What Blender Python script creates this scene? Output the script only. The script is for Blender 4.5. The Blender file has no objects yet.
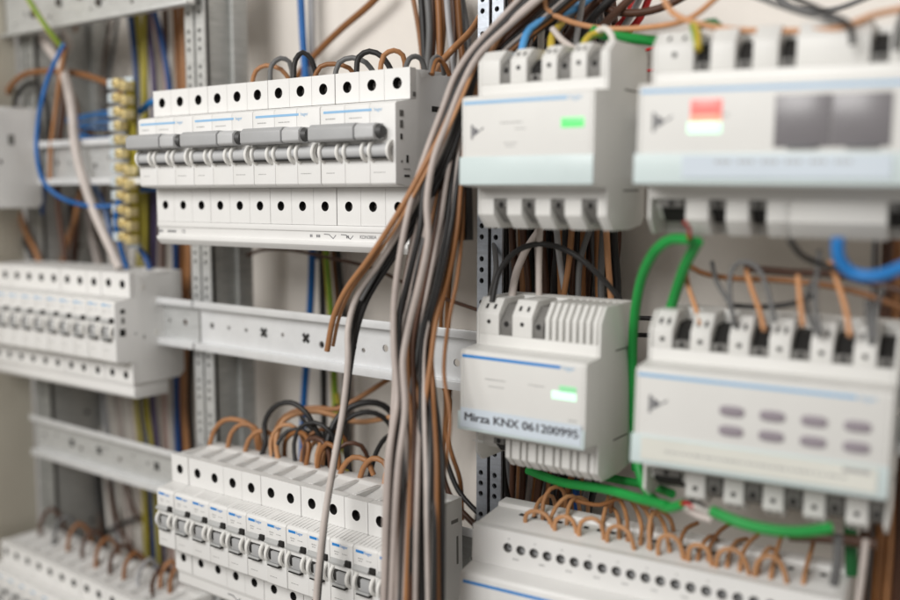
import bpy, bmesh, math, random
from mathutils import Vector, Matrix
random.seed(7)
S = 0.001
scene = bpy.context.scene
col = scene.collection
PI = math.pi

# ------------------------------------------------------------------ camera model (mm, camera at the origin)
YAW, PITCH, FPX = math.radians(37.5), math.radians(6.4), 978.0
FW = Vector((-math.sin(YAW)*math.cos(PITCH), math.cos(YAW)*math.cos(PITCH), -math.sin(PITCH)))
RT = Vector((math.cos(YAW), math.sin(YAW), 0))
UP = RT.cross(FW)
def ray(px, py):
    return FW + RT*((px-450)/FPX) - UP*((py-300)/FPX)
def at(px, py, y):
    d = ray(px, py); return d*(y/d.y)
def atz(px, py, z):
    d = ray(px, py); return d*(z/d.z)

# ------------------------------------------------------------------ materials
MATS = {}
def principled(name, color, rough=.45, metal=0.0, bump=0.0, bscale=300, var=0.06, vscale=40, coat=0, emit=None, trans=0, alpha=1, spec=.5, streak=False, sss=0):
    m = bpy.data.materials.new(name); m.use_nodes = True
    nt = m.node_tree; b = nt.nodes['Principled BSDF']
    b.inputs['Roughness'].default_value = rough
    b.inputs['Metallic'].default_value = metal
    b.inputs['Specular IOR Level'].default_value = spec
    b.inputs['Coat Weight'].default_value = coat
    b.inputs['Transmission Weight'].default_value = trans
    b.inputs['Alpha'].default_value = alpha
    tc = nt.nodes.new('ShaderNodeTexCoord')
    geo = nt.nodes.new('ShaderNodeNewGeometry')
    n = nt.nodes.new('ShaderNodeTexNoise'); n.inputs['Scale'].default_value = vscale
    n.inputs['Detail'].default_value = 6; n.inputs['Roughness'].default_value = .65
    if streak:
        mp = nt.nodes.new('ShaderNodeMapping'); mp.inputs['Scale'].default_value = (1, 1, 6)
        nt.links.new(geo.outputs['Position'], mp.inputs['Vector']); nt.links.new(mp.outputs['Vector'], n.inputs['Vector'])
    else:
        nt.links.new(geo.outputs['Position'], n.inputs['Vector'])
    r = nt.nodes.new('ShaderNodeValToRGB')
    c = Vector(color[:3])
    r.color_ramp.elements[0].position = .3; r.color_ramp.elements[1].position = .7
    lo, hi = c*(1-var), c*(1+var)
    r.color_ramp.elements[0].color = (*lo, 1); r.color_ramp.elements[1].color = (*[min(1, v) for v in hi], 1)
    nt.links.new(n.outputs['Fac'], r.inputs['Fac']); nt.links.new(r.outputs['Color'], b.inputs['Base Color'])
    if var:
        mr = nt.nodes.new('ShaderNodeMapRange'); mr.inputs['To Min'].default_value = max(.05, rough-.08); mr.inputs['To Max'].default_value = min(1, rough+.1)
        n3 = nt.nodes.new('ShaderNodeTexNoise'); n3.inputs['Scale'].default_value = vscale*2.3
        nt.links.new(geo.outputs['Position'], n3.inputs['Vector'])
        nt.links.new(n3.outputs['Fac'], mr.inputs['Value']); nt.links.new(mr.outputs['Result'], b.inputs['Roughness'])
    if bump:
        n2 = nt.nodes.new('ShaderNodeTexNoise'); n2.inputs['Scale'].default_value = bscale; n2.inputs['Detail'].default_value = 3
        bp = nt.nodes.new('ShaderNodeBump'); bp.inputs['Strength'].default_value = bump; bp.inputs['Distance'].default_value = .0004
        nt.links.new(geo.outputs['Position'], n2.inputs['Vector']); nt.links.new(n2.outputs['Fac'], bp.inputs['Height'])
        nt.links.new(bp.outputs['Normal'], b.inputs['Normal'])
    if sss:
        b.inputs['Subsurface Weight'].default_value = sss
        b.inputs['Subsurface Radius'].default_value = (.003, .0025, .002); b.inputs['Subsurface Scale'].default_value = .5
    if emit:
        b.inputs['Emission Color'].default_value = (*emit[:3], 1); b.inputs['Emission Strength'].default_value = emit[3]
    MATS[name] = m
    return m
principled('white_plastic', (.76, .755, .74), .42, bump=.12, bscale=900, var=.035, vscale=14)
principled('side_plastic', (.70, .68, .64), .5, bump=.2, bscale=1200, var=.03, vscale=25)
principled('warm_plastic', (.70, .695, .67), .45, bump=.12, bscale=900, var=.035, vscale=14)
principled('gloss_white', (.80, .79, .76), .3, var=.02)
principled('grey_plastic', (.38, .385, .39), .45, bump=.1, var=.05)
principled('grey_end', (.48, .485, .49), .42, bump=.1, var=.05)
principled('dark_grey_plastic', (.06, .06, .06), .5, var=.05)
principled('light_grey_plastic', (.42, .425, .42), .42, bump=.1, var=.05)
principled('clamp_grey', (.17, .165, .155), .5, var=.12, vscale=120)
principled('dark_hole', (.012, .011, .01), .8, var=0)  # near-black of holes; also paints recess shade on hole walls and liners
principled('screw_steel', (.14, .13, .12), .45, metal=.7, var=.3, vscale=300)
principled('zinc', (.62, .63, .625), .38, metal=.5, bump=.15, bscale=500, var=.12, vscale=90, streak=True)
principled('zinc_bright', (.76, .77, .78), .32, metal=.3, bump=.08, bscale=500, var=.06, vscale=60)
principled('zinc_blue_sheen', (.50, .54, .60), .36, metal=.75, bump=.15, bscale=500, var=.12, vscale=90, streak=True)  # galvanised steel with its bluish reflection put into the colour
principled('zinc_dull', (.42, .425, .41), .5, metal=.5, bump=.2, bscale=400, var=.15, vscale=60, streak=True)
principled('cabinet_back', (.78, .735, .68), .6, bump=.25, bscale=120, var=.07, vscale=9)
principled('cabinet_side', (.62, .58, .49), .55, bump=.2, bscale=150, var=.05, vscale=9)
principled('brass', (.84, .70, .36), .32, metal=.5, var=.12, vscale=150)
principled('copper', (.85, .45, .28), .3, metal=.9, var=.1, vscale=200)
principled('stripe_blue', (.02, .23, .62), .4, var=0)
principled('stripe_light_blue', (.26, .48, .72), .4, var=0)
principled('print_grey', (.14, .14, .15), .6, var=0)
principled('print_faint', (.40, .40, .39), .6, var=0)
principled('print_black', (.07, .07, .08), .6, var=0)
principled('clear_cover', (.60, .69, .69), .28, var=.02, spec=.4)
principled('paper_strip', (.60, .67, .74), .6, var=.02)
principled('paper_yellow', (.70, .70, .64), .6, var=.03)
principled('lcd_grey', (.20, .19, .20), .25, var=.05)
principled('button_grey', (.29, .255, .285), .5, var=.05)
principled('led_green', (.06, .12, .07), .3, var=0, emit=(.14, .95, .22, 1.0))
principled('led_white_green', (.2, .3, .2), .3, var=0, emit=(.6, 1, .74, 1.25))
principled('led_green_soft', (.2, .3, .2), .3, var=0, emit=(.22, .75, .34, .7))
principled('led_red', (.15, .08, .08), .3, var=0, emit=(1, .20, .17, .95))
principled('led_orange', (.15, .1, .08), .3, var=0, emit=(1, .36, .22, 1.0))
WIRES = {
 'grey-beige': (.44, .38, .35), 'pale grey-beige': (.55, .49, .455), 'black': (.022, .021, .021), 'grey': (.13, .13, .13), 'light grey': (.38, .38, .39),
 'brown': (.25, .105, .035), 'orange-brown': (.35, .165, .07), 'dark brown': (.085, .038, .022), 'copper orange': (.46, .235, .11), 'peach orange': (.56, .28, .135),
 'blue': (.008, .115, .37), 'deep blue': (.008, .055, .20), 'bright blue': (.02, .19, .52), 'light blue': (.10, .36, .72),
 'white': (.72, .69, .64), 'pink': (.50, .34, .30), 'yellow': (.55, .41, .05), 'olive yellow': (.32, .27, .03), 'green': (.015, .30, .055),
 'dark green': (.01, .12, .03), 'lime green': (.17, .30, .025), 'red': (.50, .02, .02), 'purple': (.07, .05, .12)}
for k, c in WIRES.items():
    principled('insulation_'+k.replace(' ', '_').replace('-', '_'), c, .42, bump=.25, bscale=260, var=.13, vscale=45, spec=.38)
def wmat(k): return MATS['insulation_'+k.replace(' ', '_').replace('-', '_')]

# ------------------------------------------------------------------ object helpers
def props(o, label=None, cat=None, group=None, kind=None):
    if label: o['label'] = label
    if cat: o['category'] = cat
    if group: o['group'] = group
    if kind: o['kind'] = kind
    return o
def empty(name, label, cat, group=None, pos=(0, 0, 0), yaw=0, roll=0):
    o = bpy.data.objects.new(name, None); col.objects.link(o)
    o.empty_display_size = .01
    o.location = Vector(pos)*S; o.rotation_euler = (0, -math.radians(roll), math.radians(yaw))
    return props(o, label, cat, group)
def finish(bm, name, mats, smooth=True, ang=35):
    for v in bm.verts: v.co *= S
    bmesh.ops.recalc_face_normals(bm, faces=bm.faces)
    me = bpy.data.meshes.new(name); bm.to_mesh(me); bm.free()
    for m in (mats if isinstance(mats, (list, tuple)) else [mats]):
        me.materials.append(MATS[m] if isinstance(m, str) else m)
    if smooth:
        me.polygons.foreach_set('use_smooth', [True]*len(me.polygons))
        me.set_sharp_from_angle(angle=math.radians(ang))
    return me
def obj(name, me, parent=None, **kw):
    o = bpy.data.objects.new(name, me); col.objects.link(o)
    if parent: o.parent = parent
    return props(o, **kw)

# shapes; device-local coordinates: u right, v out of the wall, w up  ->  (u, -v, w)
def bev(bm, faces_start, off, seg=2, edges=None):
    if off <= 0: return
    fs = bm.faces[faces_start:] if edges is None else None
    es = edges if edges is not None else list({e for f in fs for e in f.edges if len(e.link_faces) == 2 and e.calc_face_angle(0) > .3})
    bmesh.ops.bevel(bm, geom=es, offset=off, offset_type='OFFSET', segments=seg, profile=.5, affect='EDGES', clamp_overlap=True)
def extrude(bm, pts, u0, u1, bevel=.35, mat=0):
    """profile pts (v, w) swept along u"""
    a = [bm.verts.new((u0, -v, w)) for v, w in pts]; b = [bm.verts.new((u1, -v, w)) for v, w in pts]
    n = len(pts); fs = [bm.faces.new(a), bm.faces.new(b[::-1])]
    for i in range(n): fs.append(bm.faces.new((a[i], b[i], b[(i+1) % n], a[(i+1) % n])))
    for f in fs: f.material_index = mat
    bmesh.ops.recalc_face_normals(bm, faces=fs)
    if bevel:
        es = list({e for f in fs for e in f.edges if e.calc_face_angle(0) > .2})
        r = bmesh.ops.bevel(bm, geom=es, offset=bevel, offset_type='OFFSET', segments=2, profile=.5, affect='EDGES', clamp_overlap=True)
        for f in r['faces']: f.material_index = mat
def box(bm, u0, u1, v0, v1, w0, w1, bevel=0, mat=0):
    extrude(bm, [(v0, w0), (v1, w0), (v1, w1), (v0, w1)], u0, u1, bevel, mat)
def prism(bm, pts, v0, v1, bevel=0, mat=0):
    """outline pts (u, w) extruded along v"""
    a = [bm.verts.new((u, -v0, w)) for u, w in pts]; b = [bm.verts.new((u, -v1, w)) for u, w in pts]
    n = len(pts); fs = [bm.faces.new(a), bm.faces.new(b[::-1])]
    for i in range(n): fs.append(bm.faces.new((a[i], b[i], b[(i+1) % n], a[(i+1) % n])))
    for f in fs: f.material_index = mat
    bmesh.ops.recalc_face_normals(bm, faces=fs)
    if bevel:
        es = list({e for f in fs for e in f.edges if e.calc_face_angle(0) > .6})
        bmesh.ops.bevel(bm, geom=es, offset=bevel, offset_type='OFFSET', segments=2, profile=.5, affect='EDGES', clamp_overlap=True)
def cyl(bm, c, r, v0, v1, n=20, mat=0, r1=None, axis='v'):
    """closed cylinder; c = (u, w) for axis v, (v, w) for axis u"""
    r1 = r if r1 is None else r1
    A, B = [], []
    for i in range(n):
        a = 2*PI*i/n; x, z = math.cos(a), math.sin(a)
        if axis == 'v':
            A.append(bm.verts.new((c[0]+r*x, -v0, c[1]+r*z))); B.append(bm.verts.new((c[0]+r1*x, -v1, c[1]+r1*z)))
        else:
            A.append(bm.verts.new((v0, -(c[0]+r*x), c[1]+r*z))); B.append(bm.verts.new((v1, -(c[0]+r1*x), c[1]+r1*z)))
    fs = [bm.faces.new(A), bm.faces.new(B[::-1])]
    for i in range(n): fs.append(bm.faces.new((A[i], B[i], B[(i+1) % n], A[(i+1) % n])))
    for f in fs: f.material_index = mat
def plate(bm, u0, u1, w0, w1, v, th, holes, mat=0, n=24, wall=None, wmat=None):
    """plate with round (r) or rectangular (hu, hw) openings; all holes in one row along u, real depth"""
    wall = th if wall is None else wall
    hs = sorted(holes, key=lambda h: h[0])
    cuts = [u0]+[(hs[i][0]+hs[i+1][0])/2 for i in range(len(hs)-1)]+[u1]
    def V(u, w, vv): return bm.verts.new((u, -vv, w))
    for i, h in enumerate(hs):
        a, b = cuts[i], cuts[i+1]; cu, cw = h[0], h[1]
        ring, outer = [], []
        if len(h) == 3:
            for k in range(n):
                t = 2*PI*(k+.5)/n; ring.append((cu+h[2]*math.cos(t), cw+h[2]*math.sin(t)))
        else:
            hu, hw = h[2], h[3]
            for k in range(n):
                t = 2*PI*(k+.5)/n; x, z = math.cos(t), math.sin(t); q = max(abs(x), abs(z)); ring.append((cu+hu*x/q, cw+hw*z/q))
        for k in range(n):
            t = 2*PI*(k+.5)/n; x, z = math.cos(t), math.sin(t)
            sx = (b-cu)/x if x > 1e-9 else ((a-cu)/x if x < -1e-9 else 1e9)
            sz = (w1-cw)/z if z > 1e-9 else ((w0-cw)/z if z < -1e-9 else 1e9)
            q = min(sx, sz); outer.append((cu+x*q, cw+z*q, 'x' if sx < sz else 'z'))
        R = [V(x, z, v) for x, z in ring]; Rb = [V(x, z, v-wall) for x, z in ring]; O = [V(p[0], p[1], v) for p in outer]
        for k in range(n):
            j = (k+1) % n
            f = bm.faces.new((R[k], O[k], O[j], R[j])); f.material_index = mat
            f = bm.faces.new((R[k], R[j], Rb[j], Rb[k])); f.material_index = mat if wmat is None else wmat
            if outer[k][2] != outer[j][2]:
                cx_ = b if (outer[k][0]+outer[j][0])/2 > cu else a; cz_ = w1 if (outer[k][1]+outer[j][1])/2 > cw else w0
                f = bm.faces.new((O[k], V(cx_, cz_, v), O[j])); f.material_index = mat
    # rim faces
    for (p, q) in (((u0, w0), (u1, w0)), ((u1, w0), (u1, w1)), ((u1, w1), (u0, w1)), ((u0, w1), (u0, w0))):
        f = bm.faces.new((V(p[0], p[1], v), V(q[0], q[1], v), V(q[0], q[1], v-th), V(p[0], p[1], v-th))); f.material_index = mat
def catmull(pts, step=4.0):
    P = [Vector(p) for p in pts]
    if len(P) == 2: return [P[0], P[0].lerp(P[1], .5), P[1]]
    Q = [P[0]*2-P[1]]+P+[P[-1]*2-P[-2]]
    out = []
    for i in range(1, len(Q)-2):
        p0, p1, p2, p3 = Q[i-1:i+3]
        n = max(2, min(24, int((p2-p1).length/step)))
        t0 = 0; t1 = t0+max(1e-4, (p1-p0).length)**.5; t2 = t1+max(1e-4, (p2-p1).length)**.5; t3 = t2+max(1e-4, (p3-p2).length)**.5
        for k in range(n):
            t = t1+(t2-t1)*k/n
            A1 = p0*((t1-t)/(t1-t0))+p1*((t-t0)/(t1-t0)); A2 = p1*((t2-t)/(t2-t1))+p2*((t-t1)/(t2-t1)); A3 = p2*((t3-t)/(t3-t2))+p3*((t-t2)/(t3-t2))
            B1 = A1*((t2-t)/(t2-t0))+A2*((t-t0)/(t2-t0)); B2 = A2*((t3-t)/(t3-t1))+A3*((t-t1)/(t3-t1))
            out.append(B1*((t2-t)/(t2-t1))+B2*((t-t1)/(t2-t1)))
    out.append(P[-1]); return out
def tube(bm, pts, r, n=12, stripe=0, mat=0, step=4.0):
    path = catmull(pts, step)
    rings = []; nrm = None
    for i, p in enumerate(path):
        t = (path[min(i+1, len(path)-1)]-path[max(i-1, 0)]).normalized()
        if nrm is None:
            nrm = t.cross(Vector((0, 1, 0)))
            if nrm.length < .1: nrm = t.cross(Vector((1, 0, 0)))
            nrm.normalize()
        else:
            nrm = (nrm-t*nrm.dot(t)).normalized()
        b = t.cross(nrm)
        rings.append([bm.verts.new(p+nrm*(r*math.cos(2*PI*k/n))+b*(r*math.sin(2*PI*k/n))) for k in range(n)])
    for a, c in zip(rings, rings[1:]):
        for k in range(n):
            f = bm.faces.new((a[k], a[(k+1) % n], c[(k+1) % n], c[k]))
            f.material_index = 1 if (stripe and (k % (n//2)) < n//4+stripe-1) else mat
    bm.faces.new(rings[0][::-1]); bm.faces.new(rings[-1])
def pathpts(pts, y):
    ys = y if isinstance(y, (list, tuple)) else [y]*len(pts)
    return [at(p[0], p[1], yy) for p, yy in zip(pts, ys)]
NW = [0]
def wire(color, r, pts3, label, group=None, name='wire', tips=0, wob=0.0):
    """an insulated wire as ONE thing; tips = bare copper ends as a part"""
    rnd = random.Random(NW[0]); NW[0] += 1
    r *= .8 if name == 'wire' else .88
    if wob:
        pts3 = [p+Vector((rnd.uniform(-wob, wob), rnd.uniform(-wob, wob), 0)) for p in pts3]
    org = pts3[0].copy()
    loc = [p-org for p in pts3]
    bm = bmesh.new()
    mats = [wmat(color)] if color != 'yellow-green' else [wmat('yellow'), wmat('lime green')]
    tube(bm, loc, r, stripe=1 if color == 'yellow-green' else 0)
    o = obj(name, finish(bm, name, mats, ang=60), None, label=label, cat='cable' if name.endswith('cable') else 'wire', group=group)
    o.location = org*S
    if tips:
        bm = bmesh.new(); d = (loc[-1]-loc[-2]).normalized()
        tube(bm, [loc[-1]-d, loc[-1]+d*tips*.5, loc[-1]+d*tips], r*.6, n=8)
        obj('copper_end', finish(bm, 'copper_end', 'copper', ang=60), o)
    return o
_txt = {}
def text_mesh(s, size, mat, align='LEFT', bold=0.0):
    key = (s, size, mat, align, bold)
    if key in _txt: return _txt[key]
    cu = bpy.data.curves.new('lettering', 'FONT'); cu.body = s; cu.size = size*S; cu.align_x = align; cu.align_y = 'CENTER'; cu.extrude = .00001
    cu.resolution_u = 3
    t = bpy.data.objects.new('lettering_source', cu); col.objects.link(t)
    dg = bpy.context.evaluated_depsgraph_get(); dg.update()
    me = bpy.data.meshes.new_from_object(t.evaluated_get(dg)); bpy.data.objects.remove(t); bpy.data.curves.remove(cu)
    if bold:
        b2 = bmesh.new(); b2.from_mesh(me); src = b2.verts[:]+b2.edges[:]+b2.faces[:]
        for q, (dx, dy) in enumerate(((bold, 0), (-bold, 0), (0, bold), (0, -bold), (bold*.5, 0))):
            g2 = bmesh.ops.duplicate(b2, geom=src)
            for v in g2['geom']:
                if isinstance(v, bmesh.types.BMVert): v.co += Vector((dx*S, dy*S*.6, .00001*(q+1)))
        b2.to_mesh(me); b2.free()
    me.transform(Matrix.Rotation(PI/2, 4, 'X'))
    me.materials.clear(); me.materials.append(MATS[mat]); me.name = 'lettering'
    _txt[key] = me; return me
def lettering(s, size, mat, u, v, w, parent, align='LEFT', bold=0.0, name='lettering'):
    o = obj(name, text_mesh(s, size, mat, align, bold), parent); o.location = (u*S, -v*S, w*S); return o

# ------------------------------------------------------------------ the cabinet
ZW = 520
bm = bmesh.new(); box(bm, -931, 160, -ZW-3, -ZW, -620, 420)
obj('back_wall', finish(bm, 'back_wall', 'cabinet_back'), kind='structure')
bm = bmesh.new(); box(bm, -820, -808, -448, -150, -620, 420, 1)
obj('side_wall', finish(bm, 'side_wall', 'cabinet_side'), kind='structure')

# DIN rails (top-hat profile; web set back, two bright lips in front)
def rail(u0, u1, zc, yw, label, mat='zinc', marks=()):
    t = empty('mounting_rail', label, 'rail', 'horizontal mounting rails of the cabinet', (u0, yw, zc))
    L = u1-u0
    bm = bmesh.new()
    holes = []
    x = 12
    while x < L-8:
        if all(abs(x-m[0]) > 9 for m in marks): holes.append((x, random.choice((0, 0, 3, -3)), 1.5 if int(x/18) % 3 else 2.3))
        x += 18
    plate(bm, 0, L, -12.6, 12.6, 0, 1.2, holes)
    for s in (-1, 1):
        extrude(bm, [(0, s*12.6), (6.5, s*12.6), (6.5, s*17.5), (5.3, s*17.5), (5.3, s*13.8), (-1.2, s*13.8), (-1.2, s*12.6)], 0, L, .25, 1)
    obj('rail_profile', finish(bm, 'rail_profile', [mat, 'zinc_bright']), t)
    for m in marks:
        bm = bmesh.new(); r = 2.6
        for a in (45, 135):
            ca, sa = math.cos(math.radians(a)), math.sin(math.radians(a))
            pts = [(m[0]+ca*x-sa*z, sa*x+ca*z) for x, z in ((-3.6, -1.1), (3.6, -1.1), (3.6, 1.1), (-3.6, 1.1))]
            prism(bm, pts, .05, .25+a*.002, mat=0)
        obj('cross_slot', finish(bm, 'cross_slot', 'dark_hole'), t)
    return t
rail(-200, -60, -95, 446, 'rail hidden behind the eight-button module')
rail(-560, -236, -94.8, 439, 'long bright rail with cross screws crossing the middle of the picture behind the wires', 'zinc_bright', marks=tuple((at(p, 330, 439).x+560, 0) for p in (264, 306, 352)))
rail(-806, -562, -94.8, 439, 'rail end showing behind the right end of the left middle breaker row', 'zinc')
rail(-806, -546, 22, 441, 'grey rail behind the brass terminal strip and the white cable', 'zinc')
rail(-546, -40, 22, 441, 'rail carrying the tall top breaker row and the two top right modules', 'zinc')
rail(-781, -300, -207, 436, 'grey rail running left out of the lower centre breaker row', 'zinc', marks=tuple((at(p, 440, 436).x+781, 0) for p in (72, 99, 156)))
rail(-806, -560, -330, 450, 'rail behind the blurred bottom left breaker row', 'zinc')
rail(-298, -60, -212, 444, 'rail behind the long module with copper coloured wire loops', 'zinc')
# wide cover strip at top left
t = empty('mounting_plate', 'grey galvanised plate with small screws across the top left corner', 'plate', None, (-806, 440, 129))
bm = bmesh.new()
plate(bm, 0, 246, 0, 34, 0, 1.5, [(x, 14+6*((i*7) % 3-1), 2.0 if i % 2 else 1.3) for i, x in enumerate((14, 30, 47, 66, 84, 101, 124, 140, 157, 176, 203, 222, 236))])
extrude(bm, [(-1.5, 0), (6, 0), (6, -2.2), (-1.5, -2.2)], 0, 246, .3)
extrude(bm, [(-1.5, 34), (6, 34), (6, 50), (-1.5, 50)], 0, 246, .3)
obj('plate_panel', finish(bm, 'plate_panel', 'zinc'), t)
for u, w in ((39, 13), (77, 18), (106, 20), (131, 12), (161, 22)):
    bm = bmesh.new(); cyl(bm, (u+4, w), 3.2, .1, 1.6); box(bm, u+1.5, u+6.5, 1.7, 1.9, w-.5, w+.5, 0, 1)
    obj('plate_screw', finish(bm, 'plate_screw', ['screw_steel', 'dark_hole']), t)

# perforated uprights
def upright(u0, yf, z0, z1, wflange, label, mat, chan=0, depth=62, cmat='zinc_dull', gap=2.2):
    t = empty('perforated_upright', label, 'upright', None, (u0, yf, 0))
    bm = bmesh.new()
    for k in range(2):
        a = k*(wflange+gap); b = a+wflange
        z = z0
        while z < z1:
            for dz, hh in ((-6.25, 3.1), (0, 3.1), (6.25, 3.1), (0, 0)):
                if hh: plate(bm, a, b, z+dz-hh-.02, z+dz+hh+.02, 0, 1.6, [((a+b)/2-.6, z+dz, 1.55)], n=16)
            box(bm, a, b, -1.6, 0, z+9.4, z+15.6)
            z += 25
        box(bm, a+.1, b-.1, -4, -3, z0-10, z1+15, mat=1)
    obj('slotted_flange', finish(bm, 'slotted_flange', [mat, 'dark_hole']), t)
    if chan:
        bm = bmesh.new()
        W = 2*wflange+gap
        box(bm, .6, W-.6, -depth, -4.2, z0-20, z1+20, .6)
        box(bm, W-.6, W+chan, -depth, -depth+14, z0-20, z1+20, .8)
        zz = z0+20
        while zz < z1:
            cylu = bmesh.new(); cylu.free()
            box(bm, W-.58, W-.45, -38, -34, zz, zz+3, mat=1); zz += 50
        obj('channel', finish(bm, 'channel', [cmat, 'dark_hole']), t)
    return t
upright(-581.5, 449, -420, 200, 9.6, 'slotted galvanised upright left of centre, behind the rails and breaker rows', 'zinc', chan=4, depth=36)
upright(-327.3, 452, -420, 190, 7.5, 'bright slotted upright between the tall breaker row and the display modules', 'zinc_blue_sheen', chan=0, depth=60)
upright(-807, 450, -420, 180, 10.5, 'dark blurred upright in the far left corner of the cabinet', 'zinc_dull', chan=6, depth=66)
# thin light conduit behind the tall breaker row
t = wire('light grey', 3.0, pathpts([(311, -30), (312, 40), (313, 90), (316, 200), (318, 260)], 508), 'pale grey tube rising right beside the blue wire behind the tall breakers', name='pale_cable')

# ------------------------------------------------------------------ breakers
M = 17.7
class Geo: pass
def mkgeo(db, dn, ht, hb, nt, nb, wh, wl):
    g = Geo(); g.db, g.dn, g.ht, g.hb, g.nt, g.nb, g.wh, g.wl = db, dn, ht, hb, nt, nb, wh, wl; return g
GA = mkgeo(40, 52.5, 43, 41, 24.4, 18.8, 35.2, 30.4)
GB = mkgeo(45, 58, 42, 38, 22.8, 21.1, 34, 32)
GC = mkgeo(39, 51.2, 41.2, 37, 20.9, 18, 32.2, 27.8)
HR = 3.15
def module_body(g, u0, u1, holes_u, ribs=True):
    bm = bmesh.new()
    db, dn, ht, hb, nt, nb = g.db, g.dn, g.ht, g.hb, g.nt, g.nb
    c = db-5
    prof = [(0, -hb+4), (4, -hb), (c, -hb), (c, -nb-1.2), (db-1.5, -nb-1.2), (dn-1.2, -nb), (dn, -nb+1.2), (dn, nt-1.2), (dn-1, nt), (db-1.5, nt+2.2), (c, nt+2.2), (c, ht-.6), (c-3, ht-.6), (c-5, ht-4.4), (12, ht-1.4), (9, ht), (0, ht)]
    extrude(bm, prof, u0, u1, .3)
    plate(bm, u0, u1, nt+2.25, ht, db, 5.02, [(h, g.wh, HR) for h in holes_u], wmat=1)  # white plastic hole walls coloured black for the shade inside
    plate(bm, u0, u1, -hb, -nb-1.25, db, 5.02, [(h, -g.wl, HR*.9) for h in holes_u], wmat=1)
    # ridges between the clamp pockets on top
    ed = [u0+.3] + [(holes_u[i]+holes_u[i+1])/2 for i in range(len(holes_u)-1)] + [u1-.3]
    for e in ed:
        lo, hi = max(u0+.02, e-1.1), min(u1-.02, e+1.1)
        extrude(bm, [(10, ht-2), (c-3, ht-5), (c-3, ht-.4), (10, ht-.1)], lo, hi, .15)
    if ribs:
        k = u0+1.4
        while k < u1-2:
            extrude(bm, [(db-1.4, nt+2.1), (dn-2, nt+.3), (dn-2, nt+.55), (db-1.4, nt+2.4)], k, k+1.5, 0); k += 2.9
    for h in holes_u:
        cyl(bm, (h, g.wh), HR+.1, db-5.1, db-4.96, 20, mat=1); cyl(bm, (h, -g.wl), HR, db-5.1, db-4.96, 20, mat=1)
    return finish(bm, 'breaker_body', ['white_plastic', 'dark_hole'])
def screw_mesh():
    bm = bmesh.new(); cyl(bm, (0, 0), 2.6, 0, .9, 16)
    box(bm, -2.1, 2.1, .95, 1.05, -.35, .35, mat=1); box(bm, -.35, .35, 1.1, 1.2, -2.1, 2.1, mat=1)
    return finish(bm, 'terminal_screw', ['screw_steel', 'dark_hole'])
SCREW = screw_mesh()
def dark_well():
    bm = bmesh.new(); cyl(bm, (0, 0), 3.0, 0, .25, 20); return finish(bm, 'terminal_well', 'dark_hole')
def screws(t, g, hu, top=True):
    t = [c for c in bpy.data.objects if c.parent == t and c.name.startswith('breaker_body')][0] if False else t
    for h in hu:
        o = obj('terminal_screw', SCREW, t); o.location = (h*S, -(g.db-4.9)*S, g.wh*S); o.rotation_euler = (0, random.uniform(0, 3), 0)
        o = obj('terminal_screw', SCREW, t); o.location = (h*S, -(g.db-4.9)*S, -g.wl*S); o.rotation_euler = (0, random.uniform(0, 3), 0); o.scale = (.85, 1, .85)
def ring(bm, u0, u1, vc, wc, r, ri, n=24, a0=0, a1=360, mat=0):
    """C-shaped or full washer around the u axis with rounded rim"""
    full = a1-a0 >= 360
    m = n if full else n+1
    prof = [(u0, ri), (u0, r-.5), (u0+.5, r), (u1-.5, r), (u1, r-.5), (u1, ri)]
    R = []
    for i in range(m):
        a = math.radians(a0+(a1-a0)*i/n); ca, sa = math.cos(a), math.sin(a)
        R.append([bm.verts.new((u, -(vc+rr*ca), wc+rr*sa)) for u, rr in prof])
    k = len(prof)
    for i in range(n):
        A, B = R[i], R[(i+1) % m]
        for j in range(k):
            f = bm.faces.new((A[j], A[(j+1) % k], B[(j+1) % k], B[j])); f.material_index = mat
    if not full: bm.faces.new(R[0]); bm.faces.new(R[-1][::-1])
# single-pole breaker meshes (rows B, C, D)
def toggle_mesh(g, uc):
    bm = bmesh.new()
    vc = g.dn-2.4
    for s in (-1, 1):
        ring(bm, uc+s*6.2-1.0, uc+s*6.2+1.0, vc, 1.0, 6.1, 4.4)
    cyl(bm, (vc, 1.0), 4.2, uc-5.0, uc+5.0, 20, axis='u', mat=2)
    box(bm, uc-1.6, uc+4.9, vc+3.2, vc+5.2, -2.4, 4.2, .4, mat=3)
    box(bm, uc-4.9, uc+4.9, vc+3.0, vc+5.8, -3.9, -2.7, .3, mat=1)
    box(bm, uc-4.9, uc+4.9, vc+2.5, vc+5.4, -5.0, -4.3, .1, mat=2)
    return finish(bm, 'toggle', ['gloss_white', 'light_grey_plastic', 'dark_hole', 'grey_plastic'])
def visor_mesh(g, uc):
    bm = bmesh.new()
    extrude(bm, [(g.dn, 7.6), (g.dn+2.0, 7.6), (g.dn+2.0, 8.8), (g.dn, 10.6)], uc-8.2, uc+3.4, .2)
    return finish(bm, 'visor', 'light_grey_plastic')
def window_mesh(g, uc):
    bm = bmesh.new(); box(bm, uc+3.8, uc+7.6, g.dn+.05, g.dn+1.4, 7.6, 11.2, .15)
    return finish(bm, 'indicator_window', 'dark_hole')
def stripe_mesh(u0, u1, v, w, h, mat):
    bm = bmesh.new(); box(bm, u0, u1, v, v+.12, w-h/2, w+h/2); return finish(bm, 'colour_stripe', mat, False)
def small_print(rows, v):
    """unreadable fine print: thin strokes (u, w, length, height)"""
    bm = bmesh.new()
    for (u, w, l, h) in rows:
        x = u
        while x < u+l:
            d = random.uniform(.5, 1.3); box(bm, x, min(x+d, u+l), v+.02, v+.08, w-h/2, w+h/2); x += d+random.uniform(.25, .5)
    return finish(bm, 'fine_print', 'print_faint', False)
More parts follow.
